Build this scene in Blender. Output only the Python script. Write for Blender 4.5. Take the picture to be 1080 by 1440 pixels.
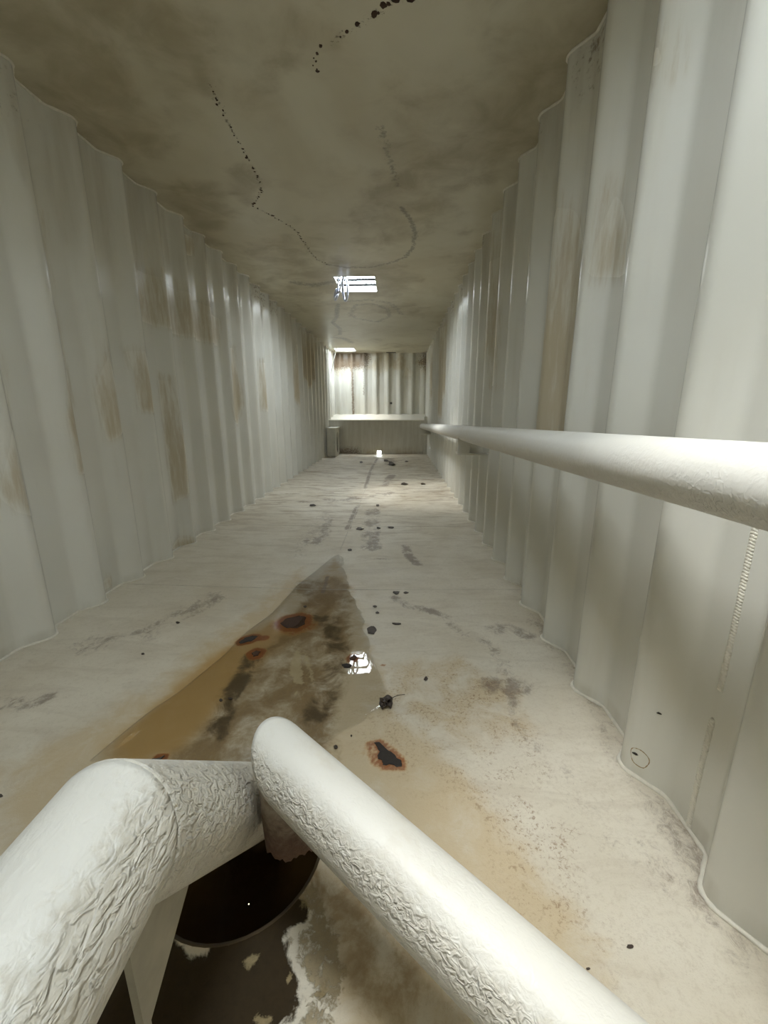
import bpy, bmesh, math, random
import numpy as np
from mathutils import Vector, Matrix

S = bpy.context.scene
C = S.collection
for o in list(bpy.data.objects):
    bpy.data.objects.remove(o)

# ------------------------------------------------------------------ camera
CAM_Z = 1.08
F_PX = 575.0
PITCH = math.radians(13.87)
YAW = math.radians(1.934)
cam_d = bpy.data.cameras.new('camera')
cam_d.sensor_fit = 'VERTICAL'
cam_d.sensor_height = 24.0
cam_d.lens = F_PX / 1440.0 * 24.0
cam_d.clip_start = 0.02
cam_d.clip_end = 200
cam = bpy.data.objects.new('camera', cam_d)
C.objects.link(cam)
cam.location = (0, 0, CAM_Z)
cam.rotation_euler = (math.pi / 2 - PITCH, 0, YAW)
S.camera = cam

# ------------------------------------------------------------------ daylight
SKY = 30.0
world = bpy.data.worlds.new('sky')
S.world = world
world.use_nodes = True
wn = world.node_tree
wn.nodes.clear()
wo = wn.nodes.new('ShaderNodeOutputWorld')
wb = wn.nodes.new('ShaderNodeBackground')
wb.inputs['Color'].default_value = (0.86, 0.945, 1.0, 1)
wb.inputs['Strength'].default_value = SKY
wn.links.new(wb.outputs[0], wo.inputs[0])

# roof openings (x0, x1, y0, y1): the middle one, the one over the far deck, the one over the camera end
HATCH_MID = (-0.72, -0.275, 4.98, 5.56)
HATCH_FAR = (-1.53, -1.06, 10.28, 10.72)
HATCH_NEAR = (-0.24, 0.20, 0.12, 0.60)
Z_TOP = 2.52
sun_d = bpy.data.lights.new('sun', 'SUN')
sun_d.energy = 11.0
sun_d.angle = math.radians(40)
sun_d.color = (1.0, 0.97, 0.9)
sun = bpy.data.objects.new('sun', sun_d)
C.objects.link(sun)
sun.rotation_euler = Vector((0.33, 0.02, -1)).to_track_quat('-Z', 'Y').to_euler()
for k, (x0, x1, y0, y1) in enumerate((HATCH_MID, HATCH_FAR, HATCH_NEAR)):
    ld = bpy.data.lights.new('sky_portal', 'AREA')
    ld.shape = 'RECTANGLE'
    ld.size = x1 - x0
    ld.size_y = y1 - y0
    ld.cycles.is_portal = True
    lo = bpy.data.objects.new('sky_portal', ld)
    C.objects.link(lo)
    lo.location = ((x0 + x1) / 2, (y0 + y1) / 2, Z_TOP + 0.09)

S.view_settings.view_transform = 'Standard'
S.view_settings.look = 'None'
S.view_settings.gamma = 1
S.view_settings.use_curve_mapping = False
S.view_settings.exposure = 0.70
S.cycles.max_bounces = 16
S.cycles.diffuse_bounces = 10
S.cycles.glossy_bounces = 6
S.cycles.transparent_max_bounces = 12
S.cycles.sample_clamp_indirect = 8.0
S.cycles.caustics_reflective = False
S.cycles.caustics_refractive = False
S.cycles.use_denoising = True

# ------------------------------------------------------------------ dimensions
X_MID = -0.45                      # fold line of the floor
XL_IN, XL_OUT = -1.655, -1.725     # crest and trough of the left corrugations
XR_IN, XR_OUT = 0.70, 0.768
Y_NEAR = -0.30
Y_STEP = 10.2                      # the raised deck at the far end starts here
Y_BACK = 11.1
SUMP = (-0.39, 0.80, 0.205)
FLOOR_V, FLOOR_G = 0.016, 0.004
WATER_Z = FLOOR_G * (3.0 - 0.8)
rng = np.random.default_rng(7)
random.seed(7)


def fz(x, y):
    """height of the folded, slightly graded floor"""
    return FLOOR_V * abs(x - X_MID) + FLOOR_G * (y - 0.8)


_cp, _sp, _cy, _sy = math.cos(PITCH), math.sin(PITCH), math.cos(YAW), math.sin(YAW)


def ray(px, py):
    x = (px - 540) / F_PX
    v = (720 - py) / F_PX
    up = v * _cp - _sp
    fw = _cp + v * _sp
    return (x * _cy - fw * _sy, fw * _cy + x * _sy, up)


def on_floor(px, py):
    """point of the floor surveyed from the photograph"""
    r = ray(px, py)
    z = 0.0
    for _ in range(4):
        t = (z - CAM_Z) / r[2]
        z = fz(r[0] * t, r[1] * t)
    return (r[0] * t, r[1] * t)


def on_ceiling(px, py):
    r = ray(px, py)
    t = (Z_TOP - CAM_Z) / r[2]
    return (r[0] * t, r[1] * t)


def on_side(px, py, x):
    r = ray(px, py)
    t = x / r[0]
    return (r[1] * t, CAM_Z + r[2] * t)


# ------------------------------------------------------------------ numpy masks
def vnoise(p, seed):
    """2-D value noise in 0..1 at points p (n,2)"""
    i = np.floor(p).astype(np.int64)
    f = p - i
    f = f * f * (3 - 2 * f)

    def h(a, b):
        n = (a * 374761393 + b * 668265263 + seed * 1442695041) & 0x7fffffff
        n = ((n ^ (n >> 13)) * 1274126177) & 0x7fffffff
        return ((n ^ (n >> 16)) & 0xffff) / 65535.0
    a, b = i[:, 0], i[:, 1]
    return ((h(a, b) * (1 - f[:, 0]) + h(a + 1, b) * f[:, 0]) * (1 - f[:, 1])
            + (h(a, b + 1) * (1 - f[:, 0]) + h(a + 1, b + 1) * f[:, 0]) * f[:, 1])


def fbm(p, scale, seed, octs=4):
    s, a, t = 0.0, 1.0, 0.0
    for k in range(octs):
        s = s + a * vnoise(p * scale * 2 ** k + 31.7 * k, seed + k)
        t += a
        a *= 0.5
    return s / t


def seg_dist(P, pts, closed=False):
    d = np.full(len(P), 1e9)
    n = len(pts)
    for k in range(n if closed else n - 1):
        a = np.array(pts[k])
        b = np.array(pts[(k + 1) % n])
        ab = b - a
        t = np.clip(((P - a) @ ab) / max(ab @ ab, 1e-12), 0, 1)
        q = P - (a + t[:, None] * ab)
        d = np.minimum(d, np.hypot(q[:, 0], q[:, 1]))
    return d


def inside(P, pts):
    r = np.zeros(len(P), bool)
    n = len(pts)
    for k in range(n):
        x0, y0 = pts[k]
        x1, y1 = pts[(k + 1) % n]
        c = ((y0 > P[:, 1]) != (y1 > P[:, 1]))
        r ^= c & (P[:, 0] < (x1 - x0) * (P[:, 1] - y0) / ((y1 - y0) if y1 != y0 else 1e-12) + x0)
    return r


def ss(x):
    x = np.clip(x, 0, 1)
    return x * x * (3 - 2 * x)


def poly_mask(P, pts, soft):
    d = seg_dist(P, pts, True)
    d = np.where(inside(P, pts), d, -d)
    return ss(0.5 + d / (2 * soft))


def line_mask(P, pts, width, soft):
    return ss((width + soft - seg_dist(P, pts)) / soft)


# ------------------------------------------------------------------ materials
def new_mat(name):
    m = bpy.data.materials.new(name)
    m.use_nodes = True
    t = m.node_tree
    for n in list(t.nodes):
        t.nodes.remove(n)
    out = t.nodes.new('ShaderNodeOutputMaterial')
    b = t.nodes.new('ShaderNodeBsdfPrincipled')
    t.links.new(b.outputs[0], out.inputs[0])
    return m, t, b


def lk(t, a, b):
    t.links.new(a, b)


def coord(t, scale=(1, 1, 1), attr=None):
    if attr:
        c = t.nodes.new('ShaderNodeAttribute')
        c.attribute_name = attr
        src = c.outputs['Vector']
    else:
        c = t.nodes.new('ShaderNodeTexCoord')
        src = c.outputs['Object']
    mp = t.nodes.new('ShaderNodeMapping')
    mp.inputs['Scale'].default_value = scale
    lk(t, src, mp.inputs['Vector'])
    return mp.outputs[0]


def noise(t, vec, scale, detail=4, rough=0.55, dist=0.0):
    n = t.nodes.new('ShaderNodeTexNoise')
    n.inputs['Scale'].default_value = scale
    n.inputs['Detail'].default_value = detail
    n.inputs['Roughness'].default_value = rough
    n.inputs['Distortion'].default_value = dist
    lk(t, vec, n.inputs['Vector'])
    return n.outputs['Fac']


def ramp(t, fac, lo, hi, a=0.0, b=1.0):
    r = t.nodes.new('ShaderNodeMapRange')
    r.interpolation_type = 'SMOOTHSTEP'
    r.inputs['From Min'].default_value = lo
    r.inputs['From Max'].default_value = hi
    r.inputs['To Min'].default_value = a
    r.inputs['To Max'].default_value = b
    lk(t, fac, r.inputs['Value'])
    return r.outputs[0]


def math_(t, op, a, b):
    n = t.nodes.new('ShaderNodeMath')
    n.operation = op
    for k, v in enumerate((a, b)):
        if isinstance(v, (int, float)):
            n.inputs[k].default_value = v
        else:
            lk(t, v, n.inputs[k])
    return n.outputs[0]


def attr(t, name):
    a = t.nodes.new('ShaderNodeAttribute')
    a.attribute_name = name
    return a.outputs['Fac']


def mix(t, fac, a, b):
    n = t.nodes.new('ShaderNodeMix')
    n.data_type = 'RGBA'
    for s, v in ((0, fac), (6, a), (7, b)):
        if isinstance(v, (int, float)):
            n.inputs[s].default_value = v
        elif isinstance(v, tuple):
            n.inputs[s].default_value = (*v, 1)
        else:
            lk(t, v, n.inputs[s])
    return n.outputs[2]


def bump(t, height, strength, dist, normal=None):
    b = t.nodes.new('ShaderNodeBump')
    b.inputs['Strength'].default_value = strength
    b.inputs['Distance'].default_value = dist
    lk(t, height, b.inputs['Height'])
    if normal is not None:
        lk(t, normal, b.inputs['Normal'])
    return b.outputs[0]


def broken(t, mask, nz, sharp=0.25):
    """a mask whose edge is broken up by noise"""
    s = math_(t, 'ADD', mask, math_(t, 'MULTIPLY', math_(t, 'SUBTRACT', nz, 0.5), 2.4))
    return math_(t, 'MULTIPLY', ramp(t, s, 0.5 - sharp, 0.5 + sharp), ramp(t, mask, 0.02, 0.15))


def plain(name, col, rough=0.5, var=0.15, scale=30.0, metal=0.0, bump_s=0.2):
    m, t, b = new_mat(name)
    v = coord(t)
    n = noise(t, v, scale)
    lk(t, mix(t, n, tuple(c * (1 - var) for c in col), tuple(min(1, c * (1 + var)) for c in col)), b.inputs['Base Color'])
    b.inputs['Roughness'].default_value = rough
    b.inputs['Metallic'].default_value = metal
    if bump_s:
        lk(t, bump(t, n, bump_s, 0.004), b.inputs['Normal'])
    return m


PAINT = (0.66, 0.655, 0.605)


def wall_material():
    m, t, b = new_mat('white_wall_paint')
    v = coord(t)
    vs = coord(t, (1, 1, 0.12))
    streak = noise(t, vs, 9.0, 5)
    big = noise(t, v, 1.1, 3)
    fine = noise(t, v, 260.0, 3)
    col = mix(t, ramp(t, big, 0.35, 0.75), PAINT, (0.60, 0.585, 0.52))
    col = mix(t, math_(t, 'MULTIPLY', ramp(t, streak, 0.55, 0.8), 0.25), col, (0.46, 0.42, 0.32))
    grime = attr(t, 'grime')
    col = mix(t, math_(t, 'MULTIPLY', broken(t, grime, noise(t, vs, 14, 5), 0.9), 0.42), col, (0.30, 0.255, 0.17))
    st = attr(t, 'stain')
    k = broken(t, st, noise(t, coord(t, (1, 1, 0.12)), 40, 6, 0.7), 0.5)
    col = mix(t, math_(t, 'MULTIPLY', k, 0.6), col, (0.35, 0.26, 0.13))
    col = mix(t, math_(t, 'MULTIPLY', st, 0.25), col, (0.46, 0.40, 0.25))
    rs = attr(t, 'rust')
    k2 = broken(t, rs, noise(t, v, 40, 6, 0.7), 0.3)
    col = mix(t, math_(t, 'MULTIPLY', k2, 0.85), col, (0.13, 0.075, 0.035))
    lk(t, col, b.inputs['Base Color'])
    lk(t, ramp(t, st, 0.1, 0.8, 0.2, 0.6), b.inputs['Roughness'])
    h = noise(t, v, 55, 3)
    lk(t, bump(t, fine, 0.06, 0.001, bump(t, h, 0.10, 0.003)), b.inputs['Normal'])
    return m


def ceiling_material():
    m, t, b = new_mat('stained_ceiling_paint')
    v = coord(t)
    big = noise(t, v, 0.9, 4, 0.6, 0.6)
    mid = noise(t, v, 4.0, 5, 0.6, 0.4)
    col = mix(t, ramp(t, big, 0.3, 0.7), (0.60, 0.565, 0.445), (0.50, 0.45, 0.325))
    col = mix(t, math_(t, 'MULTIPLY', ramp(t, mid, 0.5, 0.8), 0.35), col, (0.34, 0.29, 0.19))
    k = broken(t, attr(t, 'stain'), mid, 0.6)
    col = mix(t, math_(t, 'MULTIPLY', k, 0.58), col, (0.25, 0.195, 0.10))
    g = broken(t, attr(t, 'grey'), noise(t, v, 30, 6, 0.7), 0.25)
    col = mix(t, math_(t, 'MULTIPLY', g, 0.6), col, (0.12, 0.10, 0.085))
    r = broken(t, attr(t, 'rust'), noise(t, v, 60, 5, 0.7), 0.12)
    col = mix(t, math_(t, 'MULTIPLY', r, 0.75), col, (0.06, 0.04, 0.015))
    lk(t, col, b.inputs['Base Color'])
    b.inputs['Roughness'].default_value = 0.38
    lk(t, bump(t, noise(t, v, 150, 3), 0.08, 0.003, bump(t, noise(t, v, 3.0, 2), 0.25, 0.03)), b.inputs['Normal'])
    return m


def floor_material():
    m, t, b = new_mat('stained_floor_paint')
    v = coord(t)
    n_big = noise(t, v, 1.6, 4, 0.6, 0.5)
    n_mid = noise(t, v, 9.0, 6, 0.65, 0.5)
    n_fine = noise(t, v, 60.0, 6, 0.7, 0.4)
    n_grit = noise(t, v, 330.0, 3, 0.6)
    n_long = noise(t, coord(t, (0.5, 2.0, 1)), 6.0, 6, 0.7, 0.6)
    col = mix(t, ramp(t, n_big, 0.3, 0.72), (0.64, 0.595, 0.50), (0.53, 0.475, 0.37))
    col = mix(t, math_(t, 'MULTIPLY', ramp(t, n_fine, 0.48, 0.72), 0.38), col, (0.42, 0.36, 0.27))
    col = mix(t, math_(t, 'MULTIPLY', ramp(t, n_grit, 0.58, 0.72), 0.30), col, (0.36, 0.30, 0.22))
    # far, trodden part: long dirty smears
    col = mix(t, math_(t, 'MULTIPLY', math_(t, 'MULTIPLY', ramp(t, n_long, 0.46, 0.64), attr(t, 'worn')), 0.75), col, (0.26, 0.19, 0.12))
    tan = broken(t, attr(t, 'tan'), n_mid, 0.5)
    col = mix(t, math_(t, 'MULTIPLY', tan, 0.75), col, (0.47, 0.365, 0.215))
    och = attr(t, 'ochre')
    col = mix(t, math_(t, 'MULTIPLY', ramp(t, math_(t, 'ADD', och, math_(t, 'MULTIPLY', math_(t, 'SUBTRACT', n_mid, 0.5), 0.6)), 0.1, 0.9), 0.85), col, (0.37, 0.215, 0.055))
    silt_shade = broken(t, attr(t, 'silt_shade'), math_(t, 'ADD', math_(t, 'MULTIPLY', n_mid, 0.7), math_(t, 'MULTIPLY', n_fine, 0.3)), 0.4)
    col = mix(t, math_(t, 'MULTIPLY', silt_shade, 0.88), col, mix(t, n_fine, (0.105, 0.056, 0.017), (0.31, 0.205, 0.085)))
    deep = broken(t, attr(t, 'deep'), n_mid, 0.3)
    col = mix(t, math_(t, 'MULTIPLY', deep, 0.85), col, (0.065, 0.042, 0.018))
    pale = broken(t, attr(t, 'pale'), n_fine, 0.25)
    col = mix(t, math_(t, 'MULTIPLY', pale, 0.75), col, (0.46, 0.37, 0.22))
    mud = broken(t, attr(t, 'mud'), n_mid, 0.12)
    col = mix(t, math_(t, 'MULTIPLY', mud, 0.985), col, mix(t, n_fine, (0.018, 0.012, 0.006), (0.05, 0.033, 0.015)))
    crust = broken(t, attr(t, 'crust'), math_(t, 'ADD', math_(t, 'MULTIPLY', n_mid, 0.5), math_(t, 'MULTIPLY', n_fine, 0.5)), 0.1)
    col = mix(t, math_(t, 'MULTIPLY', crust, 0.9), col, mix(t, n_fine, (0.10, 0.07, 0.03), (0.42, 0.335, 0.19)))
    scuff = broken(t, attr(t, 'scuff'), noise(t, coord(t, (1.0, 0.8, 1)), 30.0, 8, 0.85, 0.5), 0.3)
    col = mix(t, math_(t, 'MULTIPLY', scuff, 0.72), col, (0.17, 0.125, 0.095))
    spk = math_(t, 'MULTIPLY', math_(t, 'MULTIPLY', attr(t, 'speck'), ramp(t, n_mid, 0.38, 0.62)), ramp(t, noise(t, v, 95, 8, 0.8, 0.3), 0.51, 0.60))
    col = mix(t, math_(t, 'MULTIPLY', spk, 0.8), col, (0.19, 0.10, 0.045))
    rust = ramp(t, math_(t, 'ADD', attr(t, 'rust'), math_(t, 'MULTIPLY', math_(t, 'SUBTRACT', n_fine, 0.5), 0.9)), 0.25, 0.85)
    rust = math_(t, 'MULTIPLY', rust, ramp(t, attr(t, 'rust'), 0.02, 0.2))
    col = mix(t, math_(t, 'MULTIPLY', rust, 0.93), col, mix(t, ramp(t, rust, 0.3, 0.95), (0.40, 0.19, 0.04), mix(t, n_fine, (0.12, 0.03, 0.006), (0.34, 0.10, 0.012))))
    lk(t, col, b.inputs['Base Color'])
    lk(t, math_(t, 'ADD', ramp(t, n_mid, 0.3, 0.7, 0.42, 0.62), math_(t, 'MULTIPLY', mud, 0.3)), b.inputs['Roughness'])
    lk(t, math_(t, 'SUBTRACT', 0.5, math_(t, 'MULTIPLY', mud, 0.46)), b.inputs['Specular IOR Level'])
    h = math_(t, 'ADD', math_(t, 'MULTIPLY', n_fine, 0.7), math_(t, 'MULTIPLY', n_grit, 0.3))
    lk(t, bump(t, h, 0.35, 0.004, bump(t, crust, 0.5, 0.006)), b.inputs['Normal'])
    return m


def pipe_material(name, tint=(0.69, 0.68, 0.635), wrinkle=1.0, scale=(1.0, 1.0, 1.0), dust=0.4):
    m, t, b = new_mat(name)
    v = coord(t, (1, 1, 1), 'pipe_uv')
    w = coord(t, scale, 'pipe_uv')
    a = noise(t, w, 88.0, 2.5, 0.5, 0.8)
    ridged = math_(t, 'ADD', ramp(t, a, 0.36, 0.64), math_(t, 'MULTIPLY', noise(t, w, 170.0, 3, 0.5, 0.8), 0.5))
    pebble = noise(t, v, 170.0, 3)
    where = ramp(t, noise(t, v, 5.0, 3), 0.35, 0.62)
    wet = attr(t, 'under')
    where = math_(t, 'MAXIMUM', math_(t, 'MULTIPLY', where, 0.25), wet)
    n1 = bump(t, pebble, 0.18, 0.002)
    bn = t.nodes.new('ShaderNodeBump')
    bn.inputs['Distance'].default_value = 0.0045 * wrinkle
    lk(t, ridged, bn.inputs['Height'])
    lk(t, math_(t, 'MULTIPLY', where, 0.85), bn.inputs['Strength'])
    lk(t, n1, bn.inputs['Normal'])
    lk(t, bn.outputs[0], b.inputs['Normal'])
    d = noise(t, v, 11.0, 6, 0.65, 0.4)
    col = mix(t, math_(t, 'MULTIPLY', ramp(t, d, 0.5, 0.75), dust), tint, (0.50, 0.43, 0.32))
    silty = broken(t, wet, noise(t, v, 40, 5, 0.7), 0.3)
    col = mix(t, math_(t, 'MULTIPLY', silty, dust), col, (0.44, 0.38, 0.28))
    r = math_(t, 'MULTIPLY', attr(t, 'rust'), ramp(t, noise(t, v, 60, 5, 0.7), 0.36, 0.58))
    col = mix(t, r, col, (0.07, 0.035, 0.018))
    lk(t, col, b.inputs['Base Color'])
    b.inputs['Roughness'].default_value = 0.46
    return m


def water_material(name, tint, density=1.0):
    m = bpy.data.materials.new(name)
    m.use_nodes = True
    t = m.node_tree
    for n in list(t.nodes):
        t.nodes.remove(n)
    out = t.nodes.new('ShaderNodeOutputMaterial')
    tr = t.nodes.new('ShaderNodeBsdfTransparent')
    tr.inputs['Color'].default_value = (*tint, 1)
    gl = t.nodes.new('ShaderNodeBsdfGlossy')
    gl.inputs['Roughness'].default_value = 0.012
    fr = t.nodes.new('ShaderNodeFresnel')
    fr.inputs['IOR'].default_value = 1.28
    mx = t.nodes.new('ShaderNodeMixShader')
    v = coord(t)
    bn = bump(t, noise(t, v, 14.0, 2), 0.012, 0.01)
    lk(t, bn, gl.inputs['Normal'])
    lk(t, fr.outputs[0], mx.inputs[0])
    lk(t, tr.outputs[0], mx.inputs[1])
    lk(t, gl.outputs[0], mx.inputs[2])
    lk(t, mx.outputs[0], out.inputs[0])
    return m


def stub_material():
    m, t, b = new_mat('rust_scabbed_paint')
    v = coord(t)
    sep = t.nodes.new('ShaderNodeSeparateXYZ')
    lk(t, v, sep.inputs[0])
    n = noise(t, v, 34.0, 6, 0.7, 0.4)
    f = noise(t, v, 120.0, 5, 0.7)
    low = ramp(t, math_(t, 'ADD', sep.outputs[2], math_(t, 'MULTIPLY', math_(t, 'SUBTRACT', n, 0.5), 0.22)), 0.40, 0.22)
    col = mix(t, f, (0.46, 0.40, 0.32), (0.30, 0.245, 0.18))
    col = mix(t, low, col, mix(t, n, (0.035, 0.02, 0.012), (0.16, 0.075, 0.04)))
    lk(t, col, b.inputs['Base Color'])
    b.inputs['Roughness'].default_value = 0.6
    lk(t, bump(t, f, 0.6, 0.006), b.inputs['Normal'])
    return m


M_STUB = stub_material()
M_WALL = wall_material()
M_CEIL = ceiling_material()
M_FLOOR = floor_material()
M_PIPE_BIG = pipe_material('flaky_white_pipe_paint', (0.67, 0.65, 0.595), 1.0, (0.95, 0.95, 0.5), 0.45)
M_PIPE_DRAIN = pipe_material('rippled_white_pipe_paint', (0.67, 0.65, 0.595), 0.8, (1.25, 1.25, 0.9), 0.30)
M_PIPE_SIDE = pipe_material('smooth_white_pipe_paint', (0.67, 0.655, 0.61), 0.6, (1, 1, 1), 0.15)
M_BEAD = plain('white_weld_paint', (0.66, 0.63, 0.55), 0.45, 0.18, 60)
M_SEAM = plain('dull_floor_weld', (0.46, 0.42, 0.34), 0.55, 0.3, 40)
M_PLATE = plain('dull_white_plate_paint', (0.58, 0.56, 0.49), 0.45, 0.2, 14)
M_DARK = plain('black_scale', (0.022, 0.016, 0.012), 0.7, 0.5, 90)
M_BAR = plain('matt_black_bar', (0.006, 0.006, 0.006), 0.9, 0.2, 40)
M_BAR.node_tree.nodes['Principled BSDF'].inputs['Specular IOR Level'].default_value = 0.0
M_RUSTY = plain('brown_rust', (0.045, 0.02, 0.009), 0.85, 0.7, 110)
M_LEAF = plain('dead_leaf', (0.045, 0.03, 0.02), 0.55, 0.6, 120)
M_STRAP = plain('pale_blue_webbing', (0.62, 0.66, 0.78), 0.35, 0.15, 60)
M_ROPE = plain('white_rope', (0.8, 0.79, 0.75), 0.6, 0.1, 200)
M_STEEL = plain('painted_hatch_steel', (0.55, 0.54, 0.5), 0.45, 0.1, 20)
M_SUMP = plain('sludge_coated_steel', (0.075, 0.052, 0.026), 0.5, 0.5, 18)
M_WATER = water_material('shallow_water', (1.0, 1.0, 0.99))
M_SUMPWATER = water_material('dark_sump_water', (0.42, 0.32, 0.18))


# ------------------------------------------------------------------ mesh helpers
def link(name, me, mat, parent=None):
    o = bpy.data.objects.new(name, me)
    C.objects.link(o)
    if mat:
        me.materials.append(mat)
    if parent:
        o.parent = parent
    return o


def from_bm(name, bm, mat, parent=None, smooth=True):
    bmesh.ops.recalc_face_normals(bm, faces=bm.faces)
    me = bpy.data.meshes.new(name)
    bm.to_mesh(me)
    bm.free()
    if smooth:
        me.shade_smooth()
    return link(name, me, mat, parent)


def from_np(name, V, Fq, mat, parent=None, attrs=None, smooth=True):
    me = bpy.data.meshes.new(name)
    me.vertices.add(len(V))
    me.vertices.foreach_set('co', np.ascontiguousarray(V, np.float32).ravel())
    Fq = np.asarray(Fq, np.int32)
    me.loops.add(Fq.size)
    me.loops.foreach_set('vertex_index', Fq.ravel())
    me.polygons.add(len(Fq))
    me.polygons.foreach_set('loop_start', np.arange(0, Fq.size, Fq.shape[1], dtype=np.int32))
    me.update(calc_edges=True)
    for k, a in (attrs or {}).items():
        if a.ndim == 1:
            at = me.attributes.new(k, 'FLOAT', 'POINT')
            at.data.foreach_set('value', a.astype(np.float32))
        else:
            at = me.attributes.new(k, 'FLOAT_VECTOR', 'POINT')
            at.data.foreach_set('vector', a.astype(np.float32).ravel())
    if smooth:
        me.shade_smooth()
    return link(name, me, mat, parent)


def grid_faces(nu, nv, wrap_v=False):
    i = np.arange(nu - 1)[:, None]
    j = np.arange(nv if wrap_v else nv - 1)[None, :]
    j2 = (j + 1) % nv
    return np.stack([i * nv + j, (i + 1) * nv + j, (i + 1) * nv + j2, i * nv + j2], -1).reshape(-1, 4)


def tag(o, label=None, cat=None, group=None, kind=None):
    for k, v in (('label', label), ('category', cat), ('group', group), ('kind', kind)):
        if v:
            o[k] = v
    return o


def empty(name, loc):
    o = bpy.data.objects.new(name, None)
    C.objects.link(o)
    o.location = loc
    o.empty_display_size = 0.05
    return o


def add_box(bm, c, s, rot=None):
    r = bmesh.ops.create_cube(bm, size=1.0)
    for v in r['verts']:
        v.co = Vector((v.co.x * s[0], v.co.y * s[1], v.co.z * s[2]))
        if rot:
            v.co = rot @ v.co
        v.co += Vector(c)
    return r['verts']


def bevel_all(bm, w, seg=2):
    bmesh.ops.bevel(bm, geom=list(bm.edges), offset=w, segments=seg, affect='EDGES', profile=0.6)


def box_obj(name, c, s, mat, parent=None, bev=0.004, rot=None):
    bm = bmesh.new()
    add_box(bm, c, s, rot)
    if bev:
        bevel_all(bm, bev)
    return from_bm(name, bm, mat, parent, smooth=False)


def tube_np(pts, rad, nseg=12, r_var=None):
    """swept tube: returns verts, quads; ends capped by collapsing"""
    pts = [Vector(p) for p in pts]
    n = len(pts)
    V, fr = [], None
    for k in range(n):
        d = (pts[min(k + 1, n - 1)] - pts[max(k - 1, 0)]).normalized()
        if fr is None:
            a = Vector((0, 0, 1)) if abs(d.z) < 0.9 else Vector((1, 0, 0))
            fr = (a - d * a.dot(d)).normalized()
        else:
            fr = (fr - d * fr.dot(d)).normalized()
        bn = d.cross(fr)
        r = rad if r_var is None else rad * r_var[k]
        for j in range(nseg):
            t = 2 * math.pi * j / nseg
            V.append(pts[k] + fr * (math.cos(t) * r) + bn * (math.sin(t) * r))
    return np.array([tuple(v) for v in V]), grid_faces(n, nseg, True)


def tube_obj(name, pts, rad, mat, parent=None, nseg=10, r_var=None):
    V, Fq = tube_np(pts, rad, nseg, r_var)
    return from_np(name, V, Fq, mat, parent)


def jag_patch(bm, outline, z0, h, jag=0.0, top_scale=0.93):
    """thin flake with an irregular outline standing h proud; outline is [(x, y)]; z0 a function of x, y"""
    n = len(outline)
    cx = sum(p[0] for p in outline) / n
    cy = sum(p[1] for p in outline) / n
    low, up = [], []
    for (x, y) in outline:
        f = 1 + random.uniform(-jag, jag)
        x, y = cx + (x - cx) * f, cy + (y - cy) * f
        low.append(bm.verts.new((x, y, z0(x, y))))
        x2, y2 = cx + (x - cx) * top_scale, cy + (y - cy) * top_scale
        up.append(bm.verts.new((x2, y2, z0(x2, y2) + h)))
    c = bm.verts.new((cx, cy, z0(cx, cy) + h * 1.15))
    for k in range(n):
        k2 = (k + 1) % n
        bm.faces.new((low[k], low[k2], up[k2], up[k]))
        bm.faces.new((up[k], up[k2], c))


def refine(outline, steps=3, jit=0.06):
    """adds jittered points between the surveyed outline points"""
    out = []
    n = len(outline)
    for k in range(n):
        a, b = outline[k], outline[(k + 1) % n]
        L = math.hypot(b[0] - a[0], b[1] - a[1])
        for s in range(steps):
            f = s / steps
            j = 0 if s == 0 else jit * L
            out.append((a[0] + (b[0] - a[0]) * f + random.uniform(-j, j), a[1] + (b[1] - a[1]) * f + random.uniform(-j, j)))
    return out


# ------------------------------------------------------------------ corrugated walls
PITCH_C = 0.357


def profile(y0, y1, phase, depth, PITCH_C=PITCH_C):
    """points (y, d) of a trapezoidal sheet, d = 0 at the crest and depth in the trough, corners rounded"""
    r = 0.017
    corner = []
    k = math.floor((y0 - phase) / PITCH_C) - 2
    while phase + k * PITCH_C < y1 + PITCH_C:
        c = phase + k * PITCH_C          # far edge of a crest
        corner += [(c - 0.035, 0.0), (c, 0.0), (c + 0.072, depth), (c + PITCH_C - 0.125, depth)]
        k += 1
    out = []
    for i in range(1, len(corner) - 1):
        a, b, c = (Vector(corner[j]) for j in (i - 1, i, i + 1))
        ra = min(r, (a - b).length * 0.45)
        rc = min(r, (c - b).length * 0.45)
        p, q = b + (a - b).normalized() * ra, b + (c - b).normalized() * rc
        for f in (0, 0.25, 0.5, 0.75, 1):
            out.append(tuple(p * (1 - f) ** 2 + b * 2 * f * (1 - f) + q * f * f))
        m = (q + c) / 2
        if (c - b).length > 0.06:
            for g in (0.33, 0.66):
                out.append(tuple(q + (c - q) * g * 0.85))
    out = [p for p in out if y0 <= p[0] <= y1]
    ya = np.array([p[0] for p in out])
    da = np.array([p[1] for p in out])
    ys = np.concatenate([[y0], ya, [y1]])
    ds = np.concatenate([[da[0]], da, [da[-1]]])
    return ys, ds


def c7(*q):
    return [(x * 480 / 1080, 300 + y * 640 / 1440) for x, y in q]


def c8(*q):
    return [(680 + x * 400 / 1029, y * 560 / 1440) for x, y in q]


def c1(*q):
    return [(420 + x * 240 / 1080, 360 + y * 320 / 1440) for x, y in q]


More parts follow.
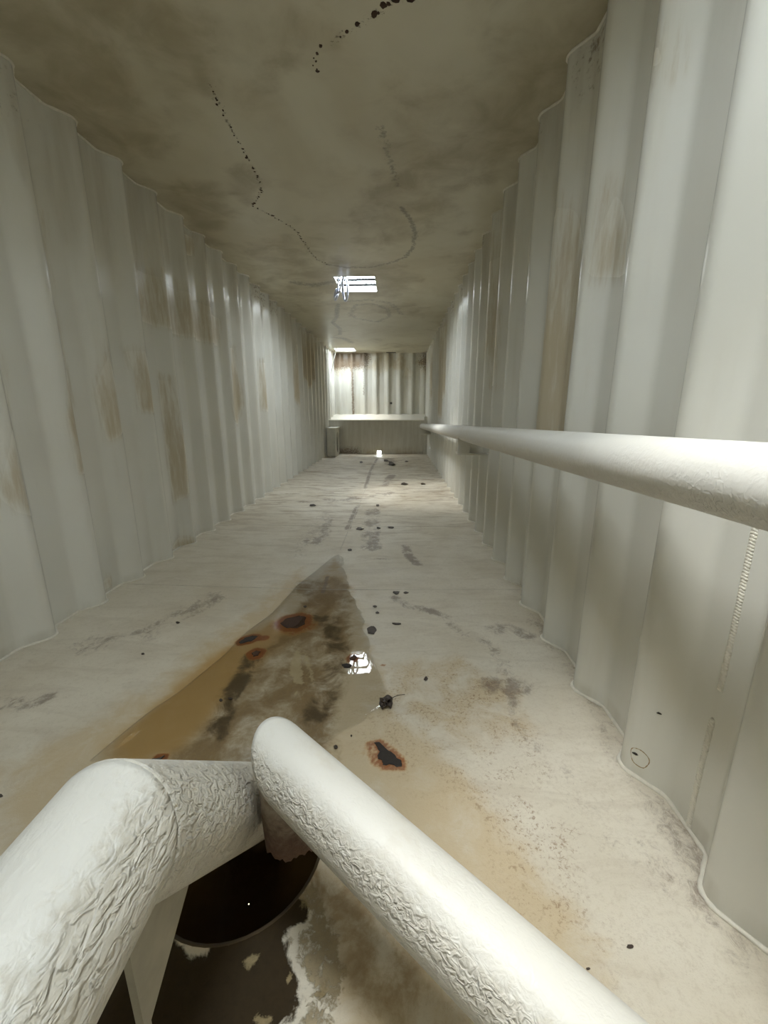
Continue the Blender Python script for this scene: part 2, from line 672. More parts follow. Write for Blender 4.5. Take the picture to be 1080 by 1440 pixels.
LEFT_STAINS = [
    (0.9, c7((150, 0), (192, 370), (198, 640), (232, 820), (258, 815), (243, 600), (222, 470), (182, 250), (175, 0))),
    (0.75, c7((315, 400), (312, 560), (345, 720), (370, 690), (365, 620), (350, 540), (330, 440))),
    (0.85, c7((398, 420), (430, 500), (448, 620), (470, 628), (470, 540), (455, 470), (446, 420))),
    (0.85, c7((505, 500), (528, 640), (545, 760), (565, 910), (583, 890), (575, 760), (555, 640), (540, 520))),
    (1.1, c7((722, 420), (728, 600), (735, 650), (762, 665), (765, 600), (752, 480), (748, 420))),
    (0.8, c7((818, 460), (832, 620), (848, 632), (843, 520), (836, 460))),
    (0.9, c7((930, 400), (936, 580), (948, 630), (949, 560), (942, 430))),
    (1.0, c7((955, 370), (958, 500), (975, 555), (996, 520), (1000, 380))),
    (0.55, c7((0, 560), (0, 900), (40, 950), (92, 960), (60, 820), (25, 640))),
    (0.45, c7((20, 400), (40, 620), (55, 630), (40, 460))),
    (0.9, c7((575, 50), (590, 125), (618, 130), (622, 70))),
    (0.6, c7((440, 150), (440, 330), (560, 380), (700, 420), (700, 330), (560, 200))),
    (0.9, c7((560, 1060), (575, 1020), (600, 1030), (606, 1060))),
    (0.6, c7((340, 1180), (350, 1130), (372, 1160), (360, 1200))),
]
RIGHT_STAINS = [
    (0.9, c8((245, 900), (235, 1050), (205, 1440), (180, 1600), (262, 1600), (300, 1440), (312, 1250), (338, 1000), (322, 720), (290, 700))),
    (0.62, c8((440, 620), (425, 800), (392, 1000), (468, 1000), (478, 850), (466, 620))),
    (0.4, c8((640, 80), (632, 280), (690, 270), (700, 80))),
    (0.6, c8((345, 1020), (352, 1035), (480, 950), (525, 940), (520, 900), (450, 960))),
    (1.0, c1((905, 440), (890, 700), (885, 1010), (905, 1010), (940, 760), (942, 430))),
    (0.8, c1((840, 560), (835, 900), (850, 900), (860, 560))),
    (0.5, c8((60, 720), (20, 900), (20, 1400), (50, 1400), (80, 900))),
]


def wall_side(name, x_in, sgn, y0, y1, phase, depth, stains, x_ref):
    ys, ds = profile(y0, y1, phase, depth)
    zs = np.concatenate([[-0.06, -0.02], np.arange(0.0, Z_TOP, 0.03), [Z_TOP, Z_TOP + 0.05]])
    nu, nv = len(ys), len(zs)
    V = np.zeros((nu, nv, 3))
    V[..., 0] = (x_in + sgn * ds)[:, None]
    V[..., 1] = ys[:, None]
    V[..., 2] = zs[None, :]
    V = V.reshape(-1, 3)
    P = V[:, 1:3]
    st = np.zeros(len(P))
    for a, pts in stains:
        w = [on_side(px, py, x_ref) for px, py in pts]
        zt, zb = max(q[1] for q in w), min(q[1] for q in w)
        fall = 0.35 + 0.65 * ss((zt - P[:, 1]) / max(0.1, 0.7 * (zt - zb)))
        st = np.maximum(st, a * fall * poly_mask(P, w, (0.03 if sgn < 0 else 0.06) + 0.004 * w[0][0]))
    nz = fbm(P * np.array([6.0, 0.5]), 1.5, 11)
    top = ss((P[:, 1] - 1.75) / 0.75) * ss((nz - 0.38) / 0.3)
    grime = np.clip(0.75 * top + 0.7 * ss((0.10 - P[:, 1]) / 0.10) * fbm(P, 5.0, 5), 0, 1)
    rust = 0.32 * ss((P[:, 1] - 2.2) / 0.3) * ss((fbm(P * np.array([5, 1.0]), 1.3, 23) - 0.5) / 0.3)
    w = from_np(name, V, grid_faces(nu, nv), M_WALL, None, {'stain': st, 'grime': grime, 'rust': rust})
    tag(w, kind='structure')
    # painted fillet welds along floor and ceiling, following the sheet
    for zz, r in ((None, 0.0065), (Z_TOP - 0.003, 0.006)):
        pts, var = [], []
        for y, d in zip(ys, ds):
            x = x_in + sgn * d - sgn * 0.003
            pts.append((x, y, (fz(x, y) + 0.002) if zz is None else zz))
            var.append(1 + 0.25 * math.sin(y * 190) * math.sin(y * 67 + 1) + random.uniform(-0.1, 0.1))
        bead = tube_obj('weld_bead', pts, r, M_BEAD, w, 8, var)
    return w


wall_l = wall_side('wall_left', XL_IN, -1, Y_NEAR, Y_BACK, 1.736, 0.07, LEFT_STAINS, -1.69)
wall_r = wall_side('wall_right', XR_IN, 1, Y_NEAR, Y_BACK, 0.725, 0.068, RIGHT_STAINS, 0.73)
tag(wall_l, 'off-white corrugated steel wall streaked with brown runs, no pipe on it')
tag(wall_r, 'bright off-white corrugated steel wall with a pipe running along it')

# vertical butt weld in the trough nearest the camera: stacked scallops
bm = bmesh.new()
z = 0.02
while z < Z_TOP - 0.02:
    if not 0.36 < z < 0.44:
        r = bmesh.ops.create_uvsphere(bm, u_segments=8, v_segments=5, radius=1.0)
        sy, sz = 0.0088 + random.uniform(-.001, .001), 0.0066
        for v in r['verts']:
            tilt = v.co.y * 0.0035
            v.co = Vector((XR_OUT + v.co.x * 0.0052, 0.868 + v.co.y * sy + 0.002 * math.sin(z * 9), z + v.co.z * sz - abs(v.co.y) * 0.003))
    z += 0.0074
from_bm('weld_seam', bm, M_BEAD, wall_r)

# ------------------------------------------------------------------ floor
xs = np.arange(-1.80, 0.841, 0.011)
ys = [Y_NEAR - 0.02]
while ys[-1] < Y_STEP + 0.02:
    y = ys[-1]
    ys.append(y + (0.011 if y < 2.6 else 0.011 + 0.006 * (y - 2.6)))
ys = np.array(ys)
GX, GY = np.meshgrid(xs, ys, indexing='ij')
P = np.stack([GX.ravel(), GY.ravel()], -1)


def F(*q):
    return [on_floor(*p) for p in q]


def crop(x0, y0, s):
    return lambda *q: [on_floor(x0 + x / s, y0 + y / s) for x, y in q]


ca = crop(180, 820, 1080 / 260)      # rust field left of the pool
cb = crop(420, 860, 1080 / 220)      # flaked hole, leaf
cc = crop(380, 640, 1080 / 280)      # middle distance
cd = crop(540, 800, 1080 / 260)      # right of the pool
ce = crop(200, 1180, 3.0)            # around the sump
A = {k: np.zeros(len(P)) for k in 'worn tan ochre silt deep pale mud crust scuff speck rust'.split()}


def put(k, m, a=1.0):
    A[k] = np.maximum(A[k], a * m)


A['worn'] = 0.22 + 0.78 * ss((P[:, 1] - 2.4) / 3.0)
put('tan', poly_mask(P, F((470, 985), (545, 1000), (600, 1030), (650, 1090), (720, 1180), (790, 1270), (835, 1330), (850, 1440), (600, 1440), (440, 1240), (440, 1050)), 0.07), 0.95)
put('tan', poly_mask(P, F((420, 800), (330, 880), (220, 960), (90, 1040), (0, 1085), (0, 1200), (200, 1150), (330, 1080), (470, 980)), 0.10), 0.9)
put('tan', poly_mask(P, F((470, 785), (495, 830), (512, 885), (545, 960), (560, 1010), (480, 1060), (430, 900)), 0.05), 0.9)
put('silt_shade', poly_mask(P, F((430, 1150), (520, 1230), (620, 1330), (680, 1440), (500, 1440), (440, 1250)), 0.06), 0.45)  # darkens the floor below the drain pipe, standing in for its shadow
put('ochre', poly_mask(P, F((400, 865), (340, 895), (280, 935), (225, 985), (150, 1050), (150, 1090), (260, 1060), (340, 960), (420, 890)), 0.08), 0.95)
put('ochre', poly_mask(P, F((470, 782), (445, 815), (470, 830), (500, 830)), 0.05), 0.45)
put('ochre', poly_mask(P, F((470, 800), (430, 840), (400, 880), (350, 930), (420, 900), (470, 870), (485, 830)), 0.06), 0.6)
put('silt_shade', poly_mask(P, F((470, 808), (440, 835), (410, 862), (380, 905), (345, 935), (310, 975), (290, 1020), (230, 1065), (200, 1110), (330, 1110), (450, 1060), (470, 1000), (490, 940), (495, 880), (492, 830)), 0.05), 0.72)
put('silt_shade', poly_mask(P, F((350, 1060), (390, 1000), (450, 980), (470, 1010), (460, 1100), (440, 1200), (480, 1260), (420, 1260)), 0.06), 0.8)
put('silt_shade', poly_mask(P, cc((140, 690), (200, 680), (290, 680), (420, 690), (440, 720), (380, 760), (200, 770), (120, 740)), 0.05), 0.65)
put('deep', line_mask(P, F((362, 915), (345, 940), (330, 968), (318, 1000), (305, 1030)), 0.012, 0.05), 0.62)
put('deep', line_mask(P, F((462, 870), (472, 910), (470, 950), (455, 985), (440, 1010)), 0.02, 0.06), 0.5)
put('deep', line_mask(P, F((440, 860), (470, 900), (480, 935)), 0.008, 0.03), 0.5)
put('deep', poly_mask(P, ca((640, 620), (680, 600), (680, 615), (650, 680), (625, 690)), 0.008), 0.85)
put('pale', poly_mask(P, ca((975, 400), (1005, 375), (1010, 470), (1030, 590), (985, 590), (945, 540), (945, 470)), 0.010), 0.9)
put('pale', poly_mask(P, ca((1020, 380), (1060, 440), (1085, 520), (1090, 640), (1060, 560), (1030, 450)), 0.010), 0.7)
put('pale', poly_mask(P, ca((970, 640), (990, 630), (1008, 640), (985, 658)), 0.006), 0.9)
put('mud', poly_mask(P, ce((430, 400), (560, 320), (660, 262), (705, 330), (610, 400), (640, 520), (700, 650), (640, 760), (560, 800), (350, 860), (0, 860), (-300, 900), (-200, 600), (100, 400), (230, 460)), 0.03), 0.98)
put('mud', poly_mask(P, ce((700, 660), (760, 560), (800, 560), (810, 640), (760, 740), (720, 740)), 0.02), 0.62)
put('crust', poly_mask(P, ce((650, 240), (715, 150), (790, 320), (850, 440), (860, 600), (830, 800), (640, 840), (700, 640), (640, 540), (605, 410), (700, 345)), 0.025), 0.62)
put('crust', poly_mask(P, ce((415, 520), (490, 465), (505, 510), (460, 560), (420, 555)), 0.012), 0.72)
put('crust', poly_mask(P, ce((460, 740), (500, 715), (545, 740), (560, 800), (460, 800)), 0.012), 0.7)
put('crust', poly_mask(P, ce((605, 600), (625, 550), (640, 590), (620, 620)), 0.008), 0.75)
put('tan', poly_mask(P, ce((720, 120), (900, 300), (1080, 480), (1200, 900), (800, 900), (800, 400)), 0.05), 0.85)
put('scuff', line_mask(P, cd((60, 170), (140, 215), (260, 240), (370, 285), (410, 340), (480, 400), (580, 430), (640, 480), (700, 560), (700, 600)), 0.012, 0.045), 0.58)
put('scuff', line_mask(P, cd((270, 240), (370, 280), (400, 335)), 0.012, 0.03), 0.85)
put('scuff', line_mask(P, cd((630, 680), (720, 690), (800, 680)), 0.03, 0.05), 0.55)
put('scuff', line_mask(P, cd((640, 350), (740, 345), (840, 390)), 0.02, 0.05), 0.5)
put('scuff', line_mask(P, cd((750, 740), (760, 860), (830, 970), (890, 1040)), 0.008, 0.03), 0.5)
put('scuff', line_mask(P, cc((735, 495), (750, 545), (800, 590)), 0.012, 0.05), 0.7)
put('scuff', line_mask(P, cc((300, 320), (240, 400), (160, 500), (150, 540)), 0.03, 0.09), 0.62)
put('scuff', line_mask(P, cc((320, 330), (290, 430), (250, 480)), 0.03, 0.07), 0.55)
put('scuff', line_mask(P, cc((560, 300), (545, 400), (550, 500)), 0.04, 0.09), 0.7)
put('scuff', line_mask(P, cc((660, 110), (610, 170)), 0.02, 0.10), 0.9)
put('scuff', line_mask(P, cc((640, 20), (660, 50)), 0.05, 0.2), 0.85)
put('scuff', line_mask(P, cc((478, 270), (440, 350), (420, 400)), 0.012, 0.03), 0.95)
put('scuff', line_mask(P, cc((580, 20), (545, 80), (515, 180)), 0.012, 0.03), 0.8)
put('scuff', line_mask(P, cc((180, 250), (400, 240), (660, 205)), 0.03, 0.12), 0.62)
put('scuff', line_mask(P, cc((380, 575), (520, 560), (640, 565)), 0.006, 0.025), 0.5)
put('scuff', line_mask(P, cc((310, 660), (285, 745)), 0.004, 0.015), 0.95)
put('scuff', line_mask(P, F((730, 830), (770, 890), (800, 925), (860, 1010), (870, 1065), (930, 1130), (975, 1190), (985, 1265), (1080, 1345)), 0.01, 0.10), 0.42)
put('scuff', line_mask(P, F((800, 1090), (850, 1150), (930, 1230)), 0.01, 0.10), 0.36)
put('scuff', line_mask(P, F((0, 990), (30, 990), (60, 985)), 0.02, 0.05), 0.5)
put('scuff', line_mask(P, F((130, 905), (200, 895), (250, 870), (300, 840)), 0.03, 0.10), 0.45)
put('speck', poly_mask(P, F((560, 940), (640, 930), (720, 950), (780, 1080), (860, 1240), (850, 1400), (740, 1300), (640, 1130), (540, 1060), (500, 1010)), 0.12), 0.9)
put('speck', ss((P[:, 0] - 0.1) / 0.3), 0.18)
put('tan', poly_mask(P, F((540, 930), (640, 925), (720, 960), (760, 1020), (650, 1060), (560, 1000)), 0.08), 0.6)


def ring(pts, r, s, a):
    put('rust', poly_mask(P, pts, r) * 0.75, a)
    put('rust', ss((r + s - seg_dist(P, pts, True)) / s), a)


HOLE = cb((520, 905), (555, 900), (600, 945), (640, 970), (710, 1030), (712, 1070), (680, 1075), (650, 1060), (580, 1060), (575, 1030), (545, 1015), (545, 990), (560, 965), (535, 925))
R1 = ca((888, 235), (930, 205), (1000, 190), (1042, 200), (1035, 240), (990, 265), (930, 265))
R2 = ca((648, 345), (680, 322), (730, 308), (760, 312), (740, 328), (720, 340), (655, 355))
R3 = ca((722, 410), (750, 395), (775, 400), (760, 425), (730, 430))
R4 = cb((350, 325), (380, 300), (402, 312), (388, 335), (355, 340))
R5 = cb((297, 372), (330, 365), (368, 375), (352, 390), (312, 390))
ring(cb((480, 915), (560, 890), (660, 960), (730, 1040), (720, 1085), (590, 1080), (510, 1040), (500, 970)), 0.003, 0.018, 0.72)
ring(HOLE, 0.003, 0.012, 0.8)
ring(R1, 0.012, 0.05, 0.95)
put('rust', line_mask(P, ca((880, 240), (960, 280), (1060, 250)), 0.02, 0.07), 0.62)
ring(R2, 0.008, 0.03, 0.9)
put('rust', line_mask(P, ca((740, 325), (800, 320)), 0.01, 0.03), 0.95)
ring(R3, 0.012, 0.03, 1.0)
ring(R4, 0.008, 0.02, 0.95)
put('rust', poly_mask(P, cb((545, 365), (600, 360), (605, 385), (570, 380)), 0.008), 0.8)
put('rust', poly_mask(P, cb((630, 392), (660, 388), (660, 400), (640, 405)), 0.008), 0.85)
put('rust', poly_mask(P, cb((350, 940), (480, 910), (500, 990), (420, 1040), (350, 1000)), 0.03), 0.36)
put('rust', line_mask(P, ca((170, 1020), (215, 1015)), 0.008, 0.02), 0.9)
put('rust', ss((0.12 - np.abs(P[:, 1] - Y_STEP)) / 0.12) * ss((fbm(P, 2.0, 61) - 0.4) / 0.2), 0.5)

patchy = ss((fbm(P * np.array([1.0, 0.7]), 7.0, 51, 5) - 0.36) / 0.22)
lacy = ss((fbm(P * np.array([1.0, 0.6]), 30.0, 57, 3) - 0.34) / 0.25)
A['scuff'] = A['scuff'] * (0.45 + 0.8 * patchy * (0.4 + 0.6 * lacy))
A['silt_shade'] = A['silt_shade'] * (0.72 + 0.4 * patchy)
V = np.stack([P[:, 0], P[:, 1], FLOOR_V * np.abs(P[:, 0] - X_MID) + FLOOR_G * (P[:, 1] - 0.8)], -1)
V[:, 2] += 0.0016 * (fbm(P, 7.0, 3) - 0.5) + A['crust'] * 0.004 * fbm(P, 60.0, 9)
Fq = grid_faces(len(xs), len(ys))
cxy = P[Fq].mean(1)
Fq = Fq[np.hypot(cxy[:, 0] - SUMP[0], cxy[:, 1] - SUMP[1]) > SUMP[2]]
dv = P - np.array(SUMP[:2])
rr = np.hypot(dv[:, 0], dv[:, 1])
snap = (rr < SUMP[2] + 0.0075)
V[snap, 0] = SUMP[0] + dv[snap, 0] / rr[snap] * SUMP[2]
V[snap, 1] = SUMP[1] + dv[snap, 1] / rr[snap] * SUMP[2]
used = np.zeros(len(V), bool)
used[Fq.ravel()] = True
remap = np.cumsum(used) - 1
floor = from_np('floor', V[used], remap[Fq], M_FLOOR, None, {k: a[used] for k, a in A.items()})
tag(floor, 'stained off-white steel floor folded along the middle', kind='structure')

# welded joints of the floor sheets
def floor_bead(p0, p1, r, n):
    pts, var = [], []
    for k in range(n + 1):
        f = k / n
        x = p0[0] + (p1[0] - p0[0]) * f
        y = p0[1] + (p1[1] - p0[1]) * f
        pts.append((x, y, fz(x, y) - r * 0.35))
        var.append(1 + random.uniform(-0.2, 0.2))
    tube_obj('weld_seam', pts, r, M_SEAM, floor, 8, var)


floor_bead((X_MID, 3.05), (X_MID, Y_STEP), 0.0035, 160)
for y in (2.33, 3.72, 5.12, 6.5, 7.9, 9.3):
    floor_bead((-1.70, y), (X_MID, y), 0.0026, 60)
    floor_bead((X_MID, y), (0.75, y), 0.0026, 60)

# places where the coating has flaked to black scale: parts of the floor
for nm, pts, mat in (('flaked_hole', HOLE, M_DARK), ('rust_scab', R1, M_RUSTY), ('rust_scab', R2, M_DARK), ('rust_scab', R3, M_RUSTY), ('rust_scab', R4, M_RUSTY), ('rust_scab', R5, M_DARK)):
    bm = bmesh.new()
    jag_patch(bm, refine(pts, 3, 0.10), lambda x, y: fz(x, y) + 0.0004, 0.0028)
    o = from_bm(nm, bm, mat, floor, smooth=False)
    if nm == 'flaked_hole':
        o['label'] = 'black ragged hole in the floor coating ringed with rust'

# sump
bm = bmesh.new()
N = 48
rings = []
for (r, dz) in ((SUMP[2] + 0.004, 0.0035), (SUMP[2] - 0.004, 0.002), (SUMP[2] - 0.006, -0.02), (SUMP[2] - 0.006, -0.20), (0.001, -0.205)):
    rg = []
    for k in range(N):
        a = 2 * math.pi * k / N
        x, y = SUMP[0] + r * math.cos(a), SUMP[1] + r * math.sin(a)
        rg.append(bm.verts.new((x, y, fz(x, y) + dz)))
    rings.append(rg)
for a, b in zip(rings, rings[1:]):
    for k in range(N):
        bm.faces.new((a[k], a[(k + 1) % N], b[(k + 1) % N], b[k]))
sump = from_bm('sump', bm, M_SUMP, floor)
sump['label'] = 'round sludge-coated sump sunk into the floor'
bm = bmesh.new()
vs = [bm.verts.new((SUMP[0] + (SUMP[2] - 0.006) * math.cos(2 * math.pi * k / N), SUMP[1] + (SUMP[2] - 0.006) * math.sin(2 * math.pi * k / N), -0.055)) for k in range(N)]
bm.faces.new(vs)
w = from_bm('sump_water', bm, M_SUMPWATER, None, smooth=False)
tag(w, 'dark brown water standing in the round sump', kind='structure')

# shallow pool lying in the fold of the floor
W = F((470, 776), (462, 800), (430, 838), (385, 872), (330, 905), (270, 950), (190, 1008), (80, 1080), (-60, 1180), (-60, 1250))
W = [(X_MID - 0.01, 3.02)]
E_R, E_L = [], []
for k in range(60):
    y = 3.02 - k * (3.02 - 1.03) / 59
    half = (WATER_Z - FLOOR_G * (y - 0.8)) / FLOOR_V
    j = 0.05 * (vnoise(np.array([[y * 6, 3.0]]), 4)[0] - 0.5) + 0.03 * (vnoise(np.array([[y * 21, 9.0]]), 8)[0] - 0.5)
    j2 = 0.05 * (vnoise(np.array([[y * 5, 13.0]]), 4)[0] - 0.5)
    near_ = 0.30 + 0.70 * float(ss(np.array([(y - 1.02) / 0.38]))[0])
    E_R.append((X_MID + max(0.004, half + j) * near_, y))
    E_L.append((X_MID - max(0.004, half + j2), y))
bm = bmesh.new()
prev = None
OFFS = (0.0, 0.006, 0.012, 0.02, 0.03, 0.042)
for (a, b) in zip(E_L, E_R):      # the film climbs a little where it meets the steel
    wd = b[0] - a[0]
    k_ = min(1.0, wd / 0.2)
    prof_ = [(b[0] + 0.003 * k_, -0.004)] + [(b[0] - o_ * k_, 0.055 / 0.042 * (0.042 - o_) ** 2 * k_) for o_ in OFFS]
    prof_ += [((a[0] + b[0]) / 2, 0.0)]
    prof_ += [(a[0] + o_ * k_, 0.055 / 0.042 * (0.042 - o_) ** 2 * k_) for o_ in OFFS[::-1]] + [(a[0] - 0.003 * k_, -0.004)]
    row = [bm.verts.new((x, a[1], WATER_Z + z)) for x, z in prof_]
    if prev:
        for k in range(len(row) - 1):
            bm.faces.new((prev[k], prev[k + 1], row[k + 1], row[k]))
    prev = row
pool = from_bm('shallow_water', bm, M_WATER)
tag(pool, 'shallow rust-brown water lying in the fold of the floor', kind='structure')

# ------------------------------------------------------------------ ceiling
def cut_axis(a, b, step, cuts):
    g = list(np.arange(a, b, step)) + [b]
    g = [v for v in g if min(abs(v - c) for c in cuts) > step * 0.45] + list(cuts)
    return np.array(sorted(g))


HS = (HATCH_MID, HATCH_FAR, HATCH_NEAR)
cx_ = cut_axis(-1.85, 0.9, 0.02, [v for h in HS for v in h[:2]])
cy1 = cut_axis(Y_NEAR - 0.03, Y_BACK + 0.03, 0.025, [v for h in HS for v in h[2:]])
GX, GY = np.meshgrid(cx_, cy1, indexing='ij')
P = np.stack([GX.ravel(), GY.ravel()], -1)


def K(*q):
    return [on_ceiling(*p) for p in q]


LINE_A = K((296, 118), (300, 132), (315, 162), (330, 190), (345, 215), (357, 235), (365, 255), (367, 268), (355, 287), (380, 300), (400, 312), (415, 322), (430, 345), (445, 365), (460, 372))
LINE_B = K((460, 372), (485, 377), (520, 377), (550, 370), (570, 362), (580, 350), (584, 330), (578, 312), (565, 295))
ck = lambda *q: K(*[(380 + x / 4.154, y / 4.154) for x, y in q])
LINE_C = ck((310, 425), (290, 405), (245, 365), (268, 320), (290, 260))
LINE_D = ck((362, 257), (395, 225), (430, 190), (480, 185), (525, 130), (575, 118), (620, 85), (690, 20), (740, -10), (860, -60))
B_ = {k: np.zeros(len(P)) for k in ('stain', 'grey', 'rust')}


def putc(k, m, a):
    B_[k] = np.maximum(B_[k], a * m)


putc('stain', poly_mask(P, K((-100, -40), (260, -40), (150, 40), (190, 110), (235, 200), (215, 225), (120, 160), (30, 80), (-20, 40)), 0.15), 0.85)
putc('stain', poly_mask(P, K((225, 255), (300, 255), (330, 300), (300, 330), (330, 350), (290, 340), (240, 290)), 0.12), 0.75)
putc('stain', poly_mask(P, K((262, 70), (290, 80), (305, 130), (285, 135), (268, 110)), 0.05), 0.8)
putc('stain', poly_mask(P, K((320, 235), (345, 228), (366, 262), (350, 285), (322, 270)), 0.06), 0.75)
putc('stain', poly_mask(P, K((410, 385), (470, 362), (560, 372), (590, 390), (560, 420), (440, 410)), 0.15), 0.8)
putc('stain', poly_mask(P, K((330, 350), (440, 330), (470, 400), (420, 440), (360, 380)), 0.2), 0.6)
putc('stain', poly_mask(P, K((640, 170), (730, 90), (790, 20), (840, -30), (800, 90), (740, 180), (690, 250)), 0.15), 0.7)
putc('stain', 0.75 * ss((fbm(P, 1.1, 91, 4) - 0.47) / 0.2), 0.75)
putc('stain', poly_mask(P, K((540, 150), (620, 160), (640, 190), (600, 230), (560, 230)), 0.15), 0.5)
putc('grey', line_mask(P, LINE_B, 0.004, 0.035), 0.7)
putc('grey', line_mask(P, K((415, 398), (440, 402), (470, 397)), 0.02, 0.1), 0.6)
putc('grey', line_mask(P, K((560, 265), (550, 235), (535, 180)), 0.006, 0.035), 0.42)
putc('grey', line_mask(P, K((583, 330), (578, 312), (571, 303)), 0.003, 0.025), 0.7)
putc('grey', line_mask(P, K((475, 428), (473, 446), (468, 454), (478, 462), (478, 470)), 0.015, 0.05), 0.7)
putc('grey', line_mask(P, K((492, 445), (500, 430), (522, 427), (545, 435), (548, 445), (530, 453), (500, 448), (493, 440)), 0.015, 0.06), 0.52)
putc('grey', line_mask(P, K((490, 424), (520, 421), (550, 427), (565, 442)), 0.015, 0.07), 0.5)
putc('grey', line_mask(P, K((470, 474), (485, 476), (495, 482)), 0.02, 0.12), 0.6)
putc('rust', line_mask(P, LINE_A, 0.003, 0.02), 0.42)
putc('rust', line_mask(P, LINE_D, 0.004, 0.02), 0.40)
far_ = ss((P[:, 1] - 10.4) / 0.5) * ss((fbm(P, 2.5, 77) - 0.42) / 0.2)
putc('stain', far_, 0.8)
V = np.stack([P[:, 0], P[:, 1], np.full(len(P), Z_TOP)], -1)
edge = np.minimum(P[:, 0] + 1.66, 0.70 - P[:, 0])
buck = ss(edge / 0.25)
V[:, 2] += buck * 0.03 * (fbm(P, 0.9, 41, 2) - 0.5)
for h in HS:      # flat around the openings
    dx = np.maximum(np.maximum(h[0] - P[:, 0], P[:, 0] - h[1]), 0)
    dy = np.maximum(np.maximum(h[2] - P[:, 1], P[:, 1] - h[3]), 0)
    f = ss(np.hypot(dx, dy) / 0.2)
    V[:, 2] = Z_TOP + (V[:, 2] - Z_TOP) * f
CEIL_P, CEIL_Z = P, V[:, 2]
Fq = grid_faces(len(cx_), len(cy1))
cxy = P[Fq].mean(1)
keep = np.ones(len(Fq), bool)
for h in HS:
    keep &= ~((cxy[:, 0] > h[0]) & (cxy[:, 0] < h[1]) & (cxy[:, 1] > h[2]) & (cxy[:, 1] < h[3]))
ceiling = from_np('ceiling', V, Fq[keep], M_CEIL, None, B_)
tag(ceiling, 'dull stained steel ceiling with rust-dotted weld lines', kind='structure')


def cz(x, y):
    i = np.argmin((CEIL_P[:, 0] - x) ** 2 + (CEIL_P[:, 1] - y) ** 2)
    return CEIL_Z[i]


# beads of rust along the weld lines of the ceiling
def spot_path(pts, step, rmin, rmax, spread, name, label):
    bm = bmesh.new()
    L = 0
    for a, b in zip(pts, pts[1:]):
        d = math.hypot(b[0] - a[0], b[1] - a[1])
        n = max(1, int(d / step))
        for k in range(n):
            if random.random() < 0.25:
                continue
            f = (k + random.random()) / n
            cx0 = a[0] + (b[0] - a[0]) * f + random.gauss(0, spread)
            cy0 = a[1] + (b[1] - a[1]) * f + random.gauss(0, spread)
            r = rmin + (rmax - rmin) * random.random() ** 2.2
            m = 9
            z0 = cz(cx0, cy0)
            el = random.uniform(0.6, 1.7)
            th = random.uniform(0, 3.14)
            ring_ = []
            for q in range(m):
                t = 2 * math.pi * q / m
                rr_ = r * random.uniform(0.65, 1.2)
                u, v = rr_ * math.cos(t) * el, rr_ * math.sin(t)
                ring_.append((cx0 + u * math.cos(th) - v * math.sin(th), cy0 + u * math.sin(th) + v * math.cos(th)))
            jag_patch(bm, ring_, lambda x, y: z0 + 0.001, -0.0035, 0, 0.8)
    o = from_bm(name, bm, M_RUSTY, ceiling, smooth=False)
    o['kind'] = 'stuff'
    o['label'] = label
    return o


spot_path(LINE_A[:9], 0.028, 0.004, 0.011, 0.004, 'rust_spots', 'dotted rust beads along the long left weld of the ceiling')
spot_path(LINE_A[8:], 0.03, 0.004, 0.009, 0.006, 'rust_spots', 'dotted rust beads where the ceiling weld bends to the hatch')
spot_path(LINE_C, 0.016, 0.003, 0.009, 0.009, 'rust_spots', 'hook of small rust specks on the near ceiling')
spot_path(LINE_D, 0.022, 0.004, 0.017, 0.008, 'rust_spots', 'line of large dark rust blisters on the near ceiling')
spot_path(LINE_D[5:], 0.03, 0.008, 0.024, 0.008, 'rust_spots', 'line of large dark rust blisters on the near ceiling')


# ------------------------------------------------------------------ roof hatches
def hatch(h, label, bars):
    x0, x1, y0, y1 = h
    t = empty('roof_hatch', ((x0 + x1) / 2, (y0 + y1) / 2, Z_TOP))
    tag(t, label, 'hatch')
    inv = Matrix.Translation(-t.location)
    for c, s in ((((x0 - 0.006), (y0 + y1) / 2), (0.012, y1 - y0 + 0.024)), (((x1 + 0.006), (y0 + y1) / 2), (0.012, y1 - y0 + 0.024)),
                 (((x0 + x1) / 2, y0 - 0.006), (x1 - x0, 0.012)), (((x0 + x1) / 2, y1 + 0.006), (x1 - x0, 0.012))):
        o = box_obj('coaming', (c[0] - t.location.x, c[1] - t.location.y, 0.04), (s[0], s[1], 0.09), M_STEEL, t, 0.002)
    for k in range(bars):
        y = y0 + (y1 - y0) * (k + 1) / (bars + 1) - t.location.y
        box_obj('grate_bar', (0, y, 0.02), (x1 - x0, 0.020, 0.024), M_BAR, t, 0.002)
    return t


hatch(HATCH_MID, 'open roof hatch with two bars, above the middle of the tank', 2)
hatch(HATCH_FAR, 'small open roof hatch over the raised deck at the far end', 0)
hatch(HATCH_NEAR, 'open roof hatch over the near end of the tank', 0)

